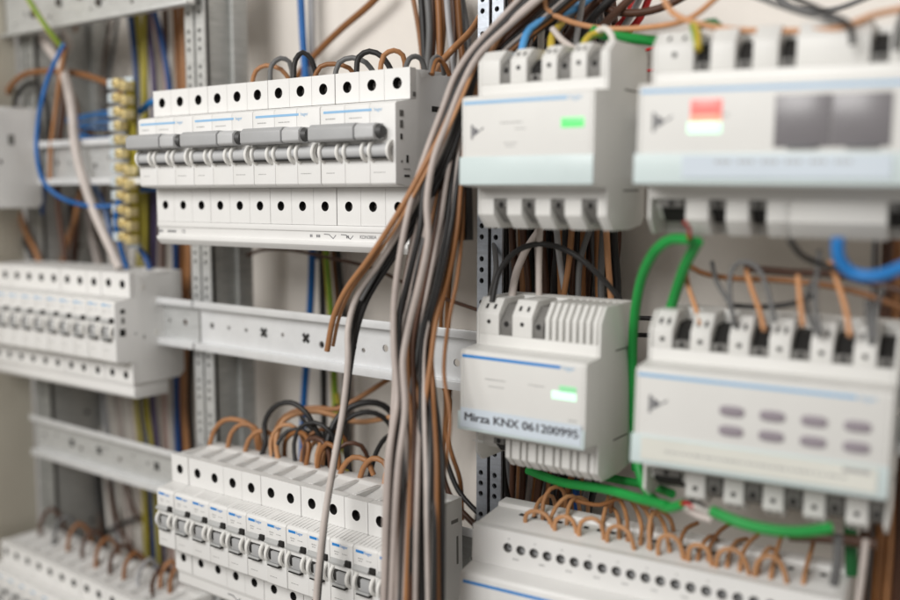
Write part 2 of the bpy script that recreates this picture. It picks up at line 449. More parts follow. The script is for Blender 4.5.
ORD = ['', 'first', 'second', 'third', 'fourth', 'fifth', 'sixth', 'seventh', 'eighth', 'ninth', 'tenth', 'eleventh', 'twelfth', 'thirteenth', 'fourteenth', 'fifteenth', 'sixteenth', 'seventeenth', 'eighteenth', 'nineteenth', 'twentieth', 'twenty-first', 'twenty-second', 'twenty-third', 'twenty-fourth', 'twenty-fifth', 'twenty-sixth']
def single_row(g, n0, n1, pos, yaw, roll, lab, group, stripe, logo, nosecap=True):
    hw = M/2
    body = module_body(g, .12, M-.12, [hw]); tog = toggle_mesh(g, hw); vis = visor_mesh(g, hw); win = window_mesh(g, hw)
    st = stripe_mesh(2.0, 7.8, g.dn, g.nt-2.8, 1.5, stripe)
    pr = small_print([(3.5, g.nt-6.6, 3.6, .7), (3.8, g.nt-8.0, 2.6, .6), (9.5, g.nt-7.0, 4, .5), (3, -12.5, 6, .5)], g.dn)
    a = math.radians(yaw); b = math.radians(roll)
    ex = Vector((math.cos(a)*math.cos(b), math.sin(a)*math.cos(b), math.sin(b)))
    for i in range(n0, n1):
        p = Vector(pos)+ex*(i*M)+Vector((0, random.uniform(-.25, .25), random.uniform(-.12, .12)))
        t = empty('circuit_breaker', lab(i), 'circuit breaker', group, p, yaw+random.uniform(-.35, .35), roll)
        bo = obj('breaker_body', body, t); obj('toggle', tog, t); obj('visor', vis, t); obj('indicator_window', win, t); obj('colour_stripe', st, t); obj('fine_print', pr, t)
        screws(bo, g, [hw])
        if logo: lettering('hager', 2.5, 'stripe_blue' if stripe == 'stripe_blue' else 'stripe_light_blue', 8.3, g.dn+.1, g.nt-2.8, t, name='maker_lettering')
single_row(GB, -1, 10, (-778.7, 453.9, -101.9), .49, .39, lambda i: 'breaker, %s from the right end of the blurred left middle row' % ORD[10-i], 'breakers in the left middle row', 'stripe_light_blue', True)
single_row(GC, 0, 12, (-528.5, 427.2, -214.0), -.91, .83, lambda i: 'blue-dashed breaker, %s from the left in the lower centre row' % ORD[i+1], 'breakers in the lower centre row', 'stripe_blue', True)
single_row(GB, 0, 13, (-795.3, 452.1, -338.9), -1.3, -.14, lambda i: 'blurred breaker, %s from the left in the bottom left corner row' % ORD[i+1], 'breakers in the bottom left row', 'stripe_light_blue', False)

# side faces with moulded marks at the right-hand end of the rows are part of the last breaker: small pads
def side_marks(t_pos, yaw, roll, marks, name_parent):
    for (v, w, dv, dw, m) in marks:
        bm = bmesh.new(); box(bm, 0, .25, v, v+dv, w, w+dw, .05)
        o = obj('moulded_mark', finish(bm, 'moulded_mark', m), name_parent)
        o.location = (t_pos*S, 0, 0)
def last_of(label_part):
    for o in bpy.data.objects:
        if o.get('label', '').find(label_part) >= 0: return o
e = last_of('breaker, first from the right end')
side_marks(M-.1, 0, 0, [(50, 14, 3.5, 3, 'dark_hole'), (50.5, 7, 2.5, 4, 'clamp_grey'), (50, -2, 4.5, 5, 'dark_hole'), (41, -2, 1, 1.2, 'dark_hole'), (34, -6, 1, 3, 'clamp_grey'), (12, -2, 3, 22, 'clamp_grey'), (33, 30, 3, 3, 'side_plastic'), (22, -4, 3.4, 3.4, 'side_plastic')], e)
e = last_of('twelfth from the left in the lower centre row')
side_marks(M-.1, 0, 0, [(44, 8, 4, 3, 'dark_hole'), (44, -3, 4.5, 5, 'dark_hole'), (43, -13, 4.5, 5, 'dark_hole'), (4, 28, 6, 2, 'clamp_grey'), (4, 4, 1.5, 16, 'clamp_grey')], e)

# three-pole breakers of the tall top row, with dark grey handle ties
def triple_row():
    g = GA; yaw, roll = 1.75, .16; pos = Vector((-548.7, 436, 20.9))
    a = math.radians(yaw); b = math.radians(roll)
    ex = Vector((math.cos(a)*math.cos(b), math.sin(a)*math.cos(b), math.sin(b)))
    hu = [M*(k+.5) for k in range(3)]
    bm0 = None
    bodies = [module_body(g, M*k+(.22 if k == 0 else .1), M*(k+1)-(.22 if k == 2 else .1), [hu[k]], ribs=False) for k in range(3)]
    togs = []
    for k in range(3):
        bm = bmesh.new(); uc = hu[k]; vc = g.dn-.5
        for s in (-1, 1): ring(bm, uc+s*6.3-.95, uc+s*6.3+.95, vc-.4, -.8, 6.0, 3.2)
        cyl(bm, (vc, -.8), 3.9, uc-5.2, uc+5.2, 20, axis='u', mat=1)
        box(bm, uc-5.2, uc+5.2, vc+1.6, vc+4.0, -4.9, -3.9, .2, mat=2)
        if k < 2: cyl(bm, (vc+1, -.5), 2.9, uc+7.1, uc+M-7.1, 14, axis='u', mat=1)
        togs.append(finish(bm, 'toggle', ['gloss_white', 'grey_end', 'dark_hole']))
    bm = bmesh.new()
    extrude(bm, [(g.dn-3, 4.6), (g.dn+8, 4.6), (g.dn+9.4, 5.8), (g.dn+9.4, 11.8), (g.dn+7, 14.0), (g.dn-1, 14.0)], -1.0, 31.5, .6)
    tie1 = finish(bm, 'handle_tie', 'grey_plastic')
    bm = bmesh.new()
    extrude(bm, [(g.dn-3, 4.9), (g.dn+7.4, 4.9), (g.dn+8.8, 6.2), (g.dn+8.8, 11.4), (g.dn+6.6, 13.5), (g.dn-1, 13.5)], 32, 45, .6)
    cyl(bm, (g.dn+3.6, 9.2), 4.1, 44.6, 47.6, 18, axis='u', r1=2.8, mat=1)
    tie2 = finish(bm, 'handle_tie_end', ['grey_end', 'dark_grey_plastic'])
    names = ('leftmost', 'second from the left', 'third from the left', 'rightmost')
    for q in range(4):
        t = empty('three_pole_breaker', 'three-pole breaker with grey handle bar, %s in the tall top row' % names[q], 'circuit breaker', 'three-pole breakers in the top row', pos+ex*(q*3*M)+Vector((0, random.uniform(-.2, .2), 0)), yaw, roll)
        bos = [obj('breaker_body', m, t) for m in bodies]
        for m in togs: obj('toggle', m, t)
        obj('handle_tie', tie1, t); obj('handle_tie_end', tie2, t)
        obj('colour_stripe', stripe_mesh(2.5, 37, g.dn, g.nt-3.6, 1.3, 'stripe_light_blue' if q else 'stripe_light_blue'), t)
        lettering('hager', 2.6, 'stripe_light_blue', 38.5, g.dn+.1, g.nt-3.6, t, name='maker_lettering')
        obj('fine_print', small_print([(4, g.nt-7.2, 7, .7), (21, g.nt-7.4, 9, .6), (38, -12, 8, .5), (4, -12, 6, .5)], g.dn), t)
        for bo, h in zip(bos, hu): screws(bo, g, [h])
        if q == 3:
            side_marks(3*M-.2, 0, 0, [(4, 21, 17, 3, 'dark_hole'), (46, 17, 3.2, 3.2, 'clamp_grey'), (46.4, 11, 2.6, 4, 'clamp_grey'), (47, 5, 1.6, 3, 'dark_hole'), (42, -7, 1.6, 4, 'dark_hole'), (47, -7, 1.2, 1.2, 'clamp_grey'), (41, -14.5, 4.5, 1.2, 'dark_hole'), (40.5, -10.5, 5.5, .4, 'clamp_grey'), (35.5, 28, 2.4, 2.4, 'clamp_grey')], t)
    # busbar cover clipped below
    t = empty('busbar_cover', 'long white busbar cover along the bottom of the tall top breaker row', 'busbar cover', None, pos, yaw, roll)
    bm = bmesh.new()
    extrude(bm, [(14, -41.2), (g.db+.6, -41.2), (g.db+.6, -44.5), (g.db-.3, -44.8), (g.db-.3, -50), (g.db+1.3, -50.4), (g.db+1.3, -52.6), (g.db-2, -56), (14, -56)], .6, 12*M-1.5, .25)
    obj('cover_body', finish(bm, 'cover_body', 'white_plastic'), t)
    lettering('CE', 3.2, 'print_grey', 24, g.db-.2, -47.3, t)
    lettering('KDN380A', 2.8, 'print_grey', 176, g.db-.2, -47.3, t)
    bm = bmesh.new()
    for u, n in ((1, 4), (10, 8), (138, 2), (143, 3), (166, 2)):
        for k in range(n): box(bm, u+k*1.1, u+k*1.1+.7, g.db-.28, g.db-.2, -48.2, -46.6)
    for u in (149, 160+2):
        pts = [(u, -46), (u+4, -46.2), (u+7, -48.4), (u+9, -46.4), (u+9.3, -46.7), (u+7, -48.9), (u+3.8, -46.6), (u, -46.4)]
        prism(bm, pts, g.db-.28, g.db-.2)
    obj('printed_symbols', finish(bm, 'printed_symbols', 'print_grey', False), t)
triple_row()
# busbar covers below rows B and C and D
def busbar(g, pos, yaw, roll, u0, u1, label, mark=False):
    t = empty('busbar_cover', label, 'busbar cover', None, pos, yaw, roll)
    bm = bmesh.new(); h = -g.hb
    extrude(bm, [(14, h-.2), (g.db-.2, h-.2), (g.db-1.6, h-3.2), (g.db-1.2, h-9), (g.db-3, h-11.4), (14, h-11.4)], u0, u1, .25)
    obj('cover_body', finish(bm, 'cover_body', 'white_plastic'), t)
    if mark:
        bm = bmesh.new()
        for u in (52, 72): prism(bm, [(u, h-5), (u+5, h-5), (u+9, h-7.4), (u+12, h-5.4), (u+12.3, h-5.8), (u+9, h-8), (u+4.8, h-5.6), (u, h-5.6)], g.db-1.55, g.db-1.2)
        for k in range(9): box(bm, 90+k*1.5, 91+k*1.5, g.db-1.5, g.db-1.15, h-7.4, h-5.6)
        obj('printed_symbols', finish(bm, 'printed_symbols', 'print_grey', False), t)
busbar(GB, (-778.7, 453.9, -101.9), .49, .39, -1*M, 10*M-2, 'white lower lip cover under the blurred left middle breaker row')
busbar(GC, (-528.5, 427.2, -214.0), -.91, .83, .5, 12*M-1, 'white cover with printed symbols under the lower centre breaker row', True)
# grey-sided end breaker on the top left rail
g = GB
t = empty('circuit_breaker', 'breaker at the left edge showing only its blank grey side', 'circuit breaker', None, (-757-M*2, 437, 24), 0, 0)
obj('breaker_body', module_body(g, .1, M*2, [M*.5, M*1.5]), t)
screws(t, g, [M*.5, M*1.5])
side_marks(M*2, 0, 0, [(22, 12, 5, 8, 'clamp_grey'), (33, -3, 2, 3, 'dark_hole')], t)

# ------------------------------------------------------------------ bus modules
def module(pos, yaw, roll, W, P, label, top, bot, parts=None, group=None, cover=None, stripe='stripe_light_blue'):
    """P: db dn ht hb nt nb kt kb vc ; top/bot: list of (kind, u0, u1)"""
    t = empty('control_module', label, 'control module', group, pos, yaw, roll)
    db, dn, ht, hb, nt, nb, kt, kb, vc = P
    zt, zb = nt+6.5, -nb-6.0
    bm = bmesh.new()
    core = [(0, -kb+6), (3, -kb+2), (16, -kb), (16, -kb+6.5), (vc-4, -kb+6.5), (db-6, -hb+5), (db-6, zb), (db, zb), (db, -nb-.9), (dn-1.4, -nb), (dn, -nb+1.4), (dn, nt-1.4), (dn-1.4, nt), (db, nt+.9), (db, zt), (db-6, zt), (db-6, ht-5), (vc-4, kt-6.5), (16, kt-6.5), (16, kt), (3, kt), (0, kt-4)]
    extrude(bm, core, 1.6, W-1.6, .35)
    shell = [(0, -kb+6), (3, -kb+2), (16, -kb), (vc, -kb), (db, -hb), (db, -nb-.9), (dn-1.4, -nb), (dn, -nb+1.4), (dn, nt-1.4), (dn-1.4, nt), (db, nt+.9), (db, ht), (vc, kt), (16, kt), (3, kt), (0, kt-4)]
    extrude(bm, shell, 0, 1.58, .5); extrude(bm, shell, W-1.58, W, .5)
    for which, lst in (('t', top), ('b', bot)):
        s = 1 if which == 't' else -1
        kk, hh, zz = (kt, ht, zt) if s > 0 else (kb, hb, -zb)
        for kind, a, b in lst:
            if kind in 'wp':
                pts = [(16.1, s*(kk-6)), (16.1, s*kk), (vc, s*kk), (db, s*hh), (db, s*zz), (db-5.9, s*zz), (db-5.9, s*(hh-5))]
                extrude(bm, pts, a, b, .35)
    obj('module_housing', finish(bm, 'module_housing', 'warm_plastic'), t)
    for which, lst in (('t', top), ('b', bot)):
        s = 1 if which == 't' else -1
        kk, hh, zz = (kt, ht, zt) if s > 0 else (kb, hb, -zb)
        for kind, a, b in lst:
            if kind == 'w':   # screw access: small dark openings on the block
                bm = bmesh.new(); um = (a+b)/2
                cyl(bm, (um, s*(hh-4.2)), 1.15, db-.3, db+.05, 14)
                # two openings on the sloping face
                d = Vector((0, -(vc-db), s*(kk-hh))); L = d.length; d.normalize(); nn = Vector((0, -d.z*1, d.y*1)) if s < 0 else Vector((0, d.z*-1, d.y*1))
                for q in (-1, 1):
                    c0 = Vector((um+q*(b-a)*.2, -db, s*hh))+d*(L*.30); c1 = c0+d*(L*.3)
                    nrm = Vector((0, -(kk-hh), s*(db-vc))).normalized()
                    vs = [bm.verts.new(c+Vector((sx, 0, 0))+nrm*.12) for c, sx in ((c0, -.75), (c0, .75), (c1, .75), (c1, -.75))]
                    bm.faces.new(vs)
                obj('screw_opening', finish(bm, 'screw_opening', 'dark_hole', False), t)
            elif kind == 'g':   # grey clamp block set back in its slot
                bm = bmesh.new(); um = (a+b)/2
                pts = [(18, s*(kk-6.4)), (18, s*(kk-2.5)), (vc-3, s*(kk-3)), (db-3, s*(hh-1.8)), (db-1.2, s*(hh-4)), (db-1.2, s*zz), (db-5.8, s*zz), (db-5.8, s*(hh-5.5))]
                extrude(bm, pts, a+.2, b-.2, .3)
                cyl(bm, (um, s*(hh-4.9)), 1.5, db-1.4, db-1.12, 16, mat=1)
                obj('clamp_block', finish(bm, 'clamp_block', ['clamp_grey', 'dark_hole']), t)
            elif kind == 'd':   # slot lined in near-black to paint its shade, clamp at its foot
                bm = bmesh.new(); um = (a+b)/2
                pts = [(18, s*(kk-5.6)), (vc-3.6, s*(kk-5.6)), (db-4.9, s*(hh-4.3)), (db-4.9, s*zz+s*2.5), (db-5.95, s*zz+s*2.5), (db-6.05, s*(hh-5.1)), (vc-4.1, s*(kk-6.55)), (18, s*(kk-6.55))]
                extrude(bm, pts, a+.1, b-.1, 0)
                box(bm, a+.3, b-.3, db-5.8, db-1.6, *(sorted((s*zz, s*zz+s*3.8))), .3, mat=1)
                cyl(bm, (um, s*zz+s*2.0), 1.3, db-1.7, db-1.52, 14, mat=0)
                obj('wire_slot', finish(bm, 'wire_slot', ['dark_hole', 'clamp_grey']), t)
    # side groove marks
    side_marks(W, 0, 0, [(8, nt+1.5, 17, .8, 'clamp_grey'), (8, -nb-2.5, 17, .8, 'clamp_grey')], t)
    obj('colour_stripe', stripe_mesh(1.2, W-1.6-12, dn, nt-3.2, 1.5, stripe), t)
    lettering('hager', 3.0, 'stripe_light_blue', W-1.6-11, dn+.1, nt-3.2, t, name='maker_lettering')
    if cover:
        c0, c1 = cover
        bm = bmesh.new(); extrude(bm, [(dn+.1, c0), (dn+.9, c0+.4), (dn+.7, c1-.2), (dn+.1, c1)], -.9, W+.1, .2)
        obj('label_cover', finish(bm, 'label_cover', 'clear_cover'), t)
    return t
def led(t, u0, u1, w0, w1, v, mat, name='status_light'):
    bm = bmesh.new(); box(bm, u0, u1, v-.2, v+.35, w0, w1, .15); return obj(name, finish(bm, name, mat), t)
def logo_mark(t, u, w, v, s=1.0):
    bm = bmesh.new()
    prism(bm, [(u, w-3*s), (u+.9*s, w-3*s), (u+.9*s, w+3*s), (u, w+3*s)], v+.02, v+.1)
    prism(bm, [(u+1.2*s, w-1.9*s), (u+4.4*s, w+.2*s), (u+1.2*s, w+2.2*s)], v+.02, v+.11)
    prism(bm, [(u+4.7*s, w+.2*s), (u+6.2*s, w+1.4*s), (u+6.2*s, w+2*s), (u+4.5*s, w+.9*s)], v+.02, v+.12)
    obj('printed_emblem', finish(bm, 'printed_emblem', 'print_grey', False), t)

# E: upper centre, green light
PE = (41.6, 55.6, 38.0, 36.5, 20.2, 22.6, 43.6, 43.4, 34.9)
E_ = [('p', 1.6, 12.5), ('g', 12.5, 18.6), ('w', 18.6, 27.6), ('d', 27.6, 35.5), ('w', 35.8, 44), ('g', 44, 51), ('w', 51.3, 59.5), ('g', 59.5, 66.5), ('p', 66.5, 69.4)]
E_b = [('p', 1.6, 9.5), ('g', 9.5, 16.8), ('p', 17, 25.5), ('g', 25.5, 32.8), ('p', 33, 41.5), ('g', 41.5, 48.8), ('p', 49, 58), ('g', 58, 66), ('p', 66, 69.4)]
tE = module((-289.5, 439.4, 24.6), 2.31, 0, 71, PE, 'white module with one green light, above the module marked Mirza', E_, E_b, cover=(-22.2, -8.5))
led(tE, 54.5, 66.0, 3.6, 8.0, 55.6, 'led_green')
logo_mark(tE, 5.4, 3.2, 55.6, 1.15)
obj('fine_print', small_print([(22, 7, 12, .7), (24, -2.5, 7, .6), (25, -4, 5, .5), (30, 4, 6, .5)], 55.6), tE)
# F: centre, Mirza
PF = (41.8, 56.6, 37.0, 37.2, 19.7, 21.7, 44.7, 42.5, 36)
F_t = [('w', 1.6, 13.5), ('g', 13.8, 21), ('w', 21.5, 33), ('g', 33.2, 39)]
u = 40.5
while u < 69: F_t.append(('p', u, u+2.3)); u += 3.72
F_b = [('d', 10, 17)]
u = 18.5; k = 0
while u < 68:
    w_ = 4.6 if k % 2 else 2.6
    F_b.append(('p', u, min(69.4, u+w_))); u += w_+1.2; k += 1
tF = module((-298.4, 449.9, -99.9), 3.15, -.49, 71, PF, 'white module marked Mirza KNX with a green and white light', F_t, F_b, cover=(-21.9, -12.2), stripe='stripe_blue')
led(tF, 53, 66, 1.0, 4.8, 56.6, 'led_white_green'); led(tF, 57, 66, 5.0, 7.8, 56.6, 'led_green_soft')
bm = bmesh.new(); box(bm, 1.2, 69.6, 57.72, 57.95, -20.0, -10.0); nsF = obj('name_strip', finish(bm, 'name_strip', 'paper_strip', False), tF)
nl = lettering('Mirza KNX 061200995', 5.9, 'print_black', 3.4, 58.0, -14.6, nsF, bold=.22, name='name_lettering'); nl.scale = (1.17, 1, 1)
obj('fine_print', small_print([(15, 6, 12, .7), (17, 2.5, 9, .6), (40, 6, 9, .6), (62, -8.6, 5, .8), (8, -26.5, 6, .6)], 56.6), tF)
# G: lower right, eight buttons
PG = (42.2, 59.5, 37.5, 38.3, 22.6, 21.2, 45.4, 43.5, 33.5)
G_t, G_b = [], [('d', 4, 17)]
for k in range(6):
    u = 2+k*17.1
    G_t += [('w', u, u+9.0), ('d', u+9.2, u+16.9)]
    if k: G_b += [('w', u+1, u+9.8), ('g', u+10.2, u+17)]
WG = 105
G_t[-1] = ('d', 2+5*17.1+9.2, 103.2); G_b[-1] = ('g', 2+5*17.1+10.2, 103.2)
tG = module((-205.5, 449, -100.4), 9.47, -1.0, WG, PG, 'wide white module with eight grey oval buttons at lower right', G_t, G_b, cover=(-21.0, -7.4))
for r_ in range(2):
    for k in range(4):
        bm = bmesh.new(); uc = 42.6+k*16.6; wc = 7.6-r_*8.6
        pts = [(uc+5.2*math.copysign(abs(math.cos(a))**.55, math.cos(a)), wc+2.3*math.copysign(abs(math.sin(a))**.7, math.sin(a))) for a in [2*PI*i/20 for i in range(20)]]
        prism(bm, pts, 59.4, 60.3, .3); obj('button', finish(bm, 'button', 'button_grey'), tG)
bm = bmesh.new(); box(bm, 4, 101, 60.72, 60.9, -18.4, -8.4); obj('paper_insert', finish(bm, 'paper_insert', 'paper_yellow', False), tG)
bm = bmesh.new()
for k in range(30):
    box(bm, 15+k*2.5, 15+k*2.5+random.uniform(1.2, 2.1), 60.95, 61.0, -14.2, -13.2)
box(bm, 88, 98.5, 60.95, 61.0, -11.4, -9.4)
obj('fine_print', finish(bm, 'fine_print', 'print_faint', False), tG)
logo_mark(tG, 6.4, 6.6, 59.5, 1.35)
# H: top right, grey display
PH = (41.5, 60, 38.6, 36.5, 20.6, 21.6, 45.5, 43.5, 33.5)
H_t = [('w', 1.6, 18), ('d', 18.5, 25), ('p', 25.2, 35.5), ('d', 36, 42.5), ('p', 42.8, 53), ('d', 53.5, 60), ('p', 60.2, 88), ('d', 88.5, 95), ('p', 95.3, 104), ('d', 104.3, 111), ('p', 111.2, 140)]
H_b = [('d', 5, 15.5), ('p', 17, 27), ('d', 27.3, 34), ('p', 34.3, 44), ('d', 44.3, 51), ('p', 51.3, 60), ('p', 60.2, 98), ('d', 98.3, 106), ('p', 106.3, 140)]
tH = module((-203.0, 441.5, 24.0), 9.5, -.6, 142, PH, 'large white module with grey display and red and green lights, at top right', H_t, H_b, cover=(-21.4, -8.4))
led(tH, 22.4, 35.2, 7.2, 13.4, 60, 'led_red'); led(tH, 22.4, 35.2, 4.4, 7.1, 60, 'led_orange'); led(tH, 21.4, 35.2, -.4, 4.3, 60, 'led_white_green')
bm = bmesh.new(); box(bm, 56, 77.4, 59.5, 60.5, -6.4, 14.2, .3); box(bm, 77.6, 99, 59.5, 60.5, -6.4, 14.2, .3)
dsp = obj('display', finish(bm, 'display', 'lcd_grey'), tH)
bm = bmesh.new(); box(bm, 61, 73, 60.0, 61.4, -6.9, -5.4, .3); box(bm, 83, 95, 60.0, 61.4, -6.9, -5.4, .3)
obj('display_tab', finish(bm, 'display_tab', 'print_grey'), dsp)
bm = bmesh.new(); box(bm, 20, 100, 61.22, 61.4, -18.5, -9.5); obj('name_strip', finish(bm, 'name_strip', 'paper_strip', False), tH)
bm = bmesh.new()
for k in range(6):
    for q in range(3): box(bm, 33.5+k*9.2+q*2.3, 33.5+k*9.2+q*2.3+1.6, 61.45, 61.5, -12.6, -11.4)
obj('fine_print', finish(bm, 'fine_print', 'print_faint', False), tH)
logo_mark(tH, 6.4, 4.6, 60, 1.35)
obj('fine_print', small_print([(9, 30, 7, .8), (36, 7, 3, 2.5), (94, 26, 4, .6)], 60) if False else small_print([(34, 7, 4, 1.2)], 60), tH)

# I: bottom, row of fourteen screw holes, copper-coloured loops on top
yI, rI, pI = 9.3, -1.6, Vector((-295.5, 436.5, -215))
tI = empty('output_module', 'long white module with round holes in a row, under copper coloured wire loops', 'control module', None, pI, yI, rI)
WI = 178
bm = bmesh.new()
prI = [(0, -40), (43.5, -40), (43.5, -20), (57, -19), (57, 19), (56, 20.4), (38.5, 20.4), (38.5, 38.0), (37.5, 38.6), (16, 43.0), (15.8, 45.8), (10, 45.8), (0, 45.8)]
bmI = bmesh.new()
extrude(bmI, [(p[0], p[1]) for p in [(0, -40), (43.5, -40), (43.5, -20), (57, -19), (57, 22.5), (55.8, 24), (43.5, 25), (38.4, 25), (38.4, 44.3), (14, 45.4), (13.2, 47.6), (4, 47.6), (0, 46)]], 0, WI, .5)
plate(bmI, 0, WI, 25.05, 44.5, 43.5, 5.05, [(20.0+k*7.15, 35.7, 2.5) for k in range(22)], wmat=1)
obj('module_housing', finish(bmI, 'module_housing', ['white_plastic', 'clamp_grey']), tI)
bm = bmesh.new(); cyl(bm, (0, 0), 3.1, 0, 1.2, 16); box(bm, -2.0, 2.0, 1.25, 1.35, -.35, .35, mat=1)
SCREWI = finish(bm, 'terminal_screw', ['grey_plastic', 'dark_hole'])
for k in range(22):
    o = obj('terminal_screw', SCREWI, tI); o.location = ((20.0+k*7.15)*S, -(38.6)*S, 35.7*S); o.scale = (.8, 1, .8); o.rotation_euler = (0, random.uniform(0, 3), 0)
obj('colour_stripe', stripe_mesh(2, 120, 57, 19.2, 1.5, 'stripe_blue'), tI)
obj('fine_print', small_print([(23+k*14.3, 30.5, 3.2, 1.0) for k in range(7)]+[(20+k*14.3, 40.5, 1.2, .8) for k in range(8)], 43.5), tI)
# wire openings along the top
bm = bmesh.new()
for k in range(22):
    uc = 17+k*7.15
    vs = [bm.verts.new(p) for p in ((uc-1.3, -18.5, 45.25), (uc+1.3, -18.5, 45.25), (uc+1.3, -21.5, 45.12), (uc-1.3, -21.5, 45.12))]
    bm.faces.new(vs)
obj('wire_opening', finish(bm, 'wire_opening', 'dark_hole', False), tI)
for o in tI.children:
    if o.name.startswith('wire_opening'): o.location = (0, 0, .0003)

# J: small light object at the bottom right corner
t = empty('terminal_cover', 'small pale block with grey clamps in the bottom right corner', 'terminal block', None, (-118, 452, -228), 9, 0)
bm = bmesh.new(); box(bm, 0, 60, 0, 40, -20, 18, 1); box(bm, 4, 16, 10, 34, 18.1, 26, 1); box(bm, 22, 34, 10, 34, 18.1, 25, 1); box(bm, 40, 52, 8, 36, 18.1, 27, 1)
obj('block_housing', finish(bm, 'block_housing', 'warm_plastic'), t)
for u in (6, 24, 42):
    bm = bmesh.new(); box(bm, u, u+8, 34.1, 36.4, 10, 24, .5); cyl(bm, (u+4, 17), 2.2, 36.45, 36.8); obj('clamp_block', finish(bm, 'clamp_block', 'clamp_grey'), t)

# brass terminal strip left of the tall breakers
t = empty('brass_terminal_strip', 'upright strip of paired brass screw terminals left of the tall breakers', 'terminal strip', None, (-640, 436, 78))
bm = bmesh.new()
for k in range(12): box(bm, -9, -1.6, -6, 7, -k*10.2-3.8, -k*10.2+3.6, 1.2)
box(bm, -9, 4, -8, -6.2, -122, 6, .5)
principled('pale_blue_insulation', (.52, .58, .61), .25, var=.05)
obj('insulation', finish(bm, 'insulation', 'pale_blue_insulation'), t)
bm = bmesh.new(); box(bm, 0, 9, -6, -3, -118, 2, .4)
obj('strip_base', finish(bm, 'strip_base', 'insulation_olive_yellow'), t)
bm = bmesh.new(); box(bm, -3.2, 3.2, 0, 8, -3.3, 3.3, .9); cyl(bm, (0, 0), 2.3, 8, 9.6, 14, r1=1.8); box(bm, -1.6, 1.6, 9.65, 9.8, -.4, .4, mat=1)
clampm = finish(bm, 'brass_clamp', ['brass', 'dark_hole'])
for k in range(12):
    for s in (0, 1):
        if s and k in (3, 4, 5): continue
        o = obj('brass_clamp', clampm, t); o.location = ((2.4+s*8)*S, (0+s*1)*S, (-k*10.2-s*2.4)*S)
        o.rotation_euler = (0, random.uniform(-.1, .1), random.uniform(-.15, .15))

# ------------------------------------------------------------------ wires
def W(color, r, y, pts, label, group=None, name='wire', tips=0, wob=0): return wire(color, r, pathpts(pts, y), label, group, name, tips, wob)

# -- vertical wires at the far left, behind the left rows
vl = [  # colour, r, y, px at the levels y = -15, 40, 90, 250, 400, 450, 620
 ('deep blue', 2.6, 488, (124, 133, 137, 131, 148, 150, 160)),
 ('olive yellow', 3.0, 490, (134, 141, 143, 140, 136, 142, 150)),
 ('olive yellow', 2.6, 480, (144, 145, 146, 146, 147, 152, 162)),
 ('purple', 2.8, 484, (146, 151, 155, 154, 153, 158, 166)),
 ('pink', 3.0, 494, (142, 158, 166, 162, 164, 167, 176)),
 ('deep blue', 3.0, 480, (146, 162, 170, 175, 176, 178, 186)),
 ('white', 2.9, 497, (170, 172, 170, 165, 169, 173, 180)),
 ('brown', 3.2, 486, (174, 177, 180, 184, 179, 183, 190)),
 ('orange-brown', 3.0, 478, (182, 183, 185, 189, 184, 188, 194)),
 ('black', 3.0, 494, (189, 189, 190, 196, 190, 193, 198)),
 ('dark brown', 3.2, 500, (164, 166, 170, 178, 184, 188, 196)),
 ('black', 3.0, 503, (130, 138, 146, 150, 143, 148, 156))]
LV = (-15, 40, 90, 250, 400, 450, 620)
for i, (c, r, y, xs) in enumerate(vl):
    W(c, r, y, list(zip(xs, LV)), '%s wire, %s in the upright bunch between brass terminals and left upright' % (c, ORD[i+1]), 'upright wires beside the brass terminals', wob=.6)
vb = [('grey', 5, 505, 55, 60), ('dark green', 3, 507, 66, 70), ('black', 2.8, 498, 72, 79), ('pink', 2.8, 498, 80, 88), ('black', 2.6, 494, 87, 95), ('white', 2.9, 500, 95, 102), ('light grey', 2.8, 500, 102, 108), ('white', 2.9, 505, 109, 114), ('pale grey-beige', 2.8, 500, 117, 121), ('white', 3, 506, 124, 129), ('pale grey-beige', 3.4, 500, 133, 137)]
for i, (c, r, y, a, b) in enumerate(vb):
    W(c, r, y, [(a-22, 235), (a-8, 300), (a, 385), (b, 440), (b+8, 520), (b+18, 620)], '%s wire, %s from the left below the left middle breaker row' % (c, ORD[i+1]), 'upright wires below the left middle row', wob=.8)
# -- loose wires upper left
W('yellow-green', 2.7, [415, 418, 425, 432], [(22, -12), (34, 8), (50, 32), (61, 46)], 'yellow and green wire hanging over the top left plate')
W('blue', 2.1, [432, 425, 412, 408, 405, 408, 415, 430, 445], [(64, 44), (55, 62), (45, 88), (38, 122), (37, 155), (44, 182), (62, 198), (90, 206), (124, 205)], 'long blue wire curving past the grey breaker side at far left')
W('deep blue', 2.2, 440, [(43, 176), (44, 190), (43, 200), (42, 214)], 'short blue wire hanging straight down beside the grey breaker side')
W('orange-brown', 2.4, 436, [(66, 46), (60, 78), (56, 110), (51, 150), (50, 180)], 'orange-brown wire hanging next to the blue wire at far left')
W('dark brown', 3.0, 452, [(62, 60), (64, 100), (60, 140), (58, 200), (66, 262)], 'dark brown wire behind the white cable at far left')
W('pale grey-beige', 4.1, [470, 450, 440, 432, 430, 432, 436], [(32, 24), (50, 50), (63, 70), (72, 110), (76, 150), (92, 205), (120, 268)], 'thick white cable sloping down behind the left middle row', name='white_cable')
W('pale grey-beige', 3.0, 478, [(50, 20), (66, 36), (70, 44), (62, 60)], 'pale wire end under the top left plate')
W('brown', 3.0, [440, 440, 441, 443, 450, 455, 455], [(2, 118), (8, 92), (22, 76), (48, 71), (80, 74), (105, 82), (124, 92)], 'brown wire arching over the grey breaker side at far left')
W('black', 2.4, [441, 441, 442, 443, 446, 450], [(13, 116), (17, 95), (26, 84), (38, 86), (46, 100), (50, 150)], 'black wire arching just below the brown wire at far left')
W('dark brown', 1.4, 505, [(112, 20), (106, 45), (103, 78), (104, 112), (110, 150)], 'very thin dark wire hanging on the bare back wall at upper left')
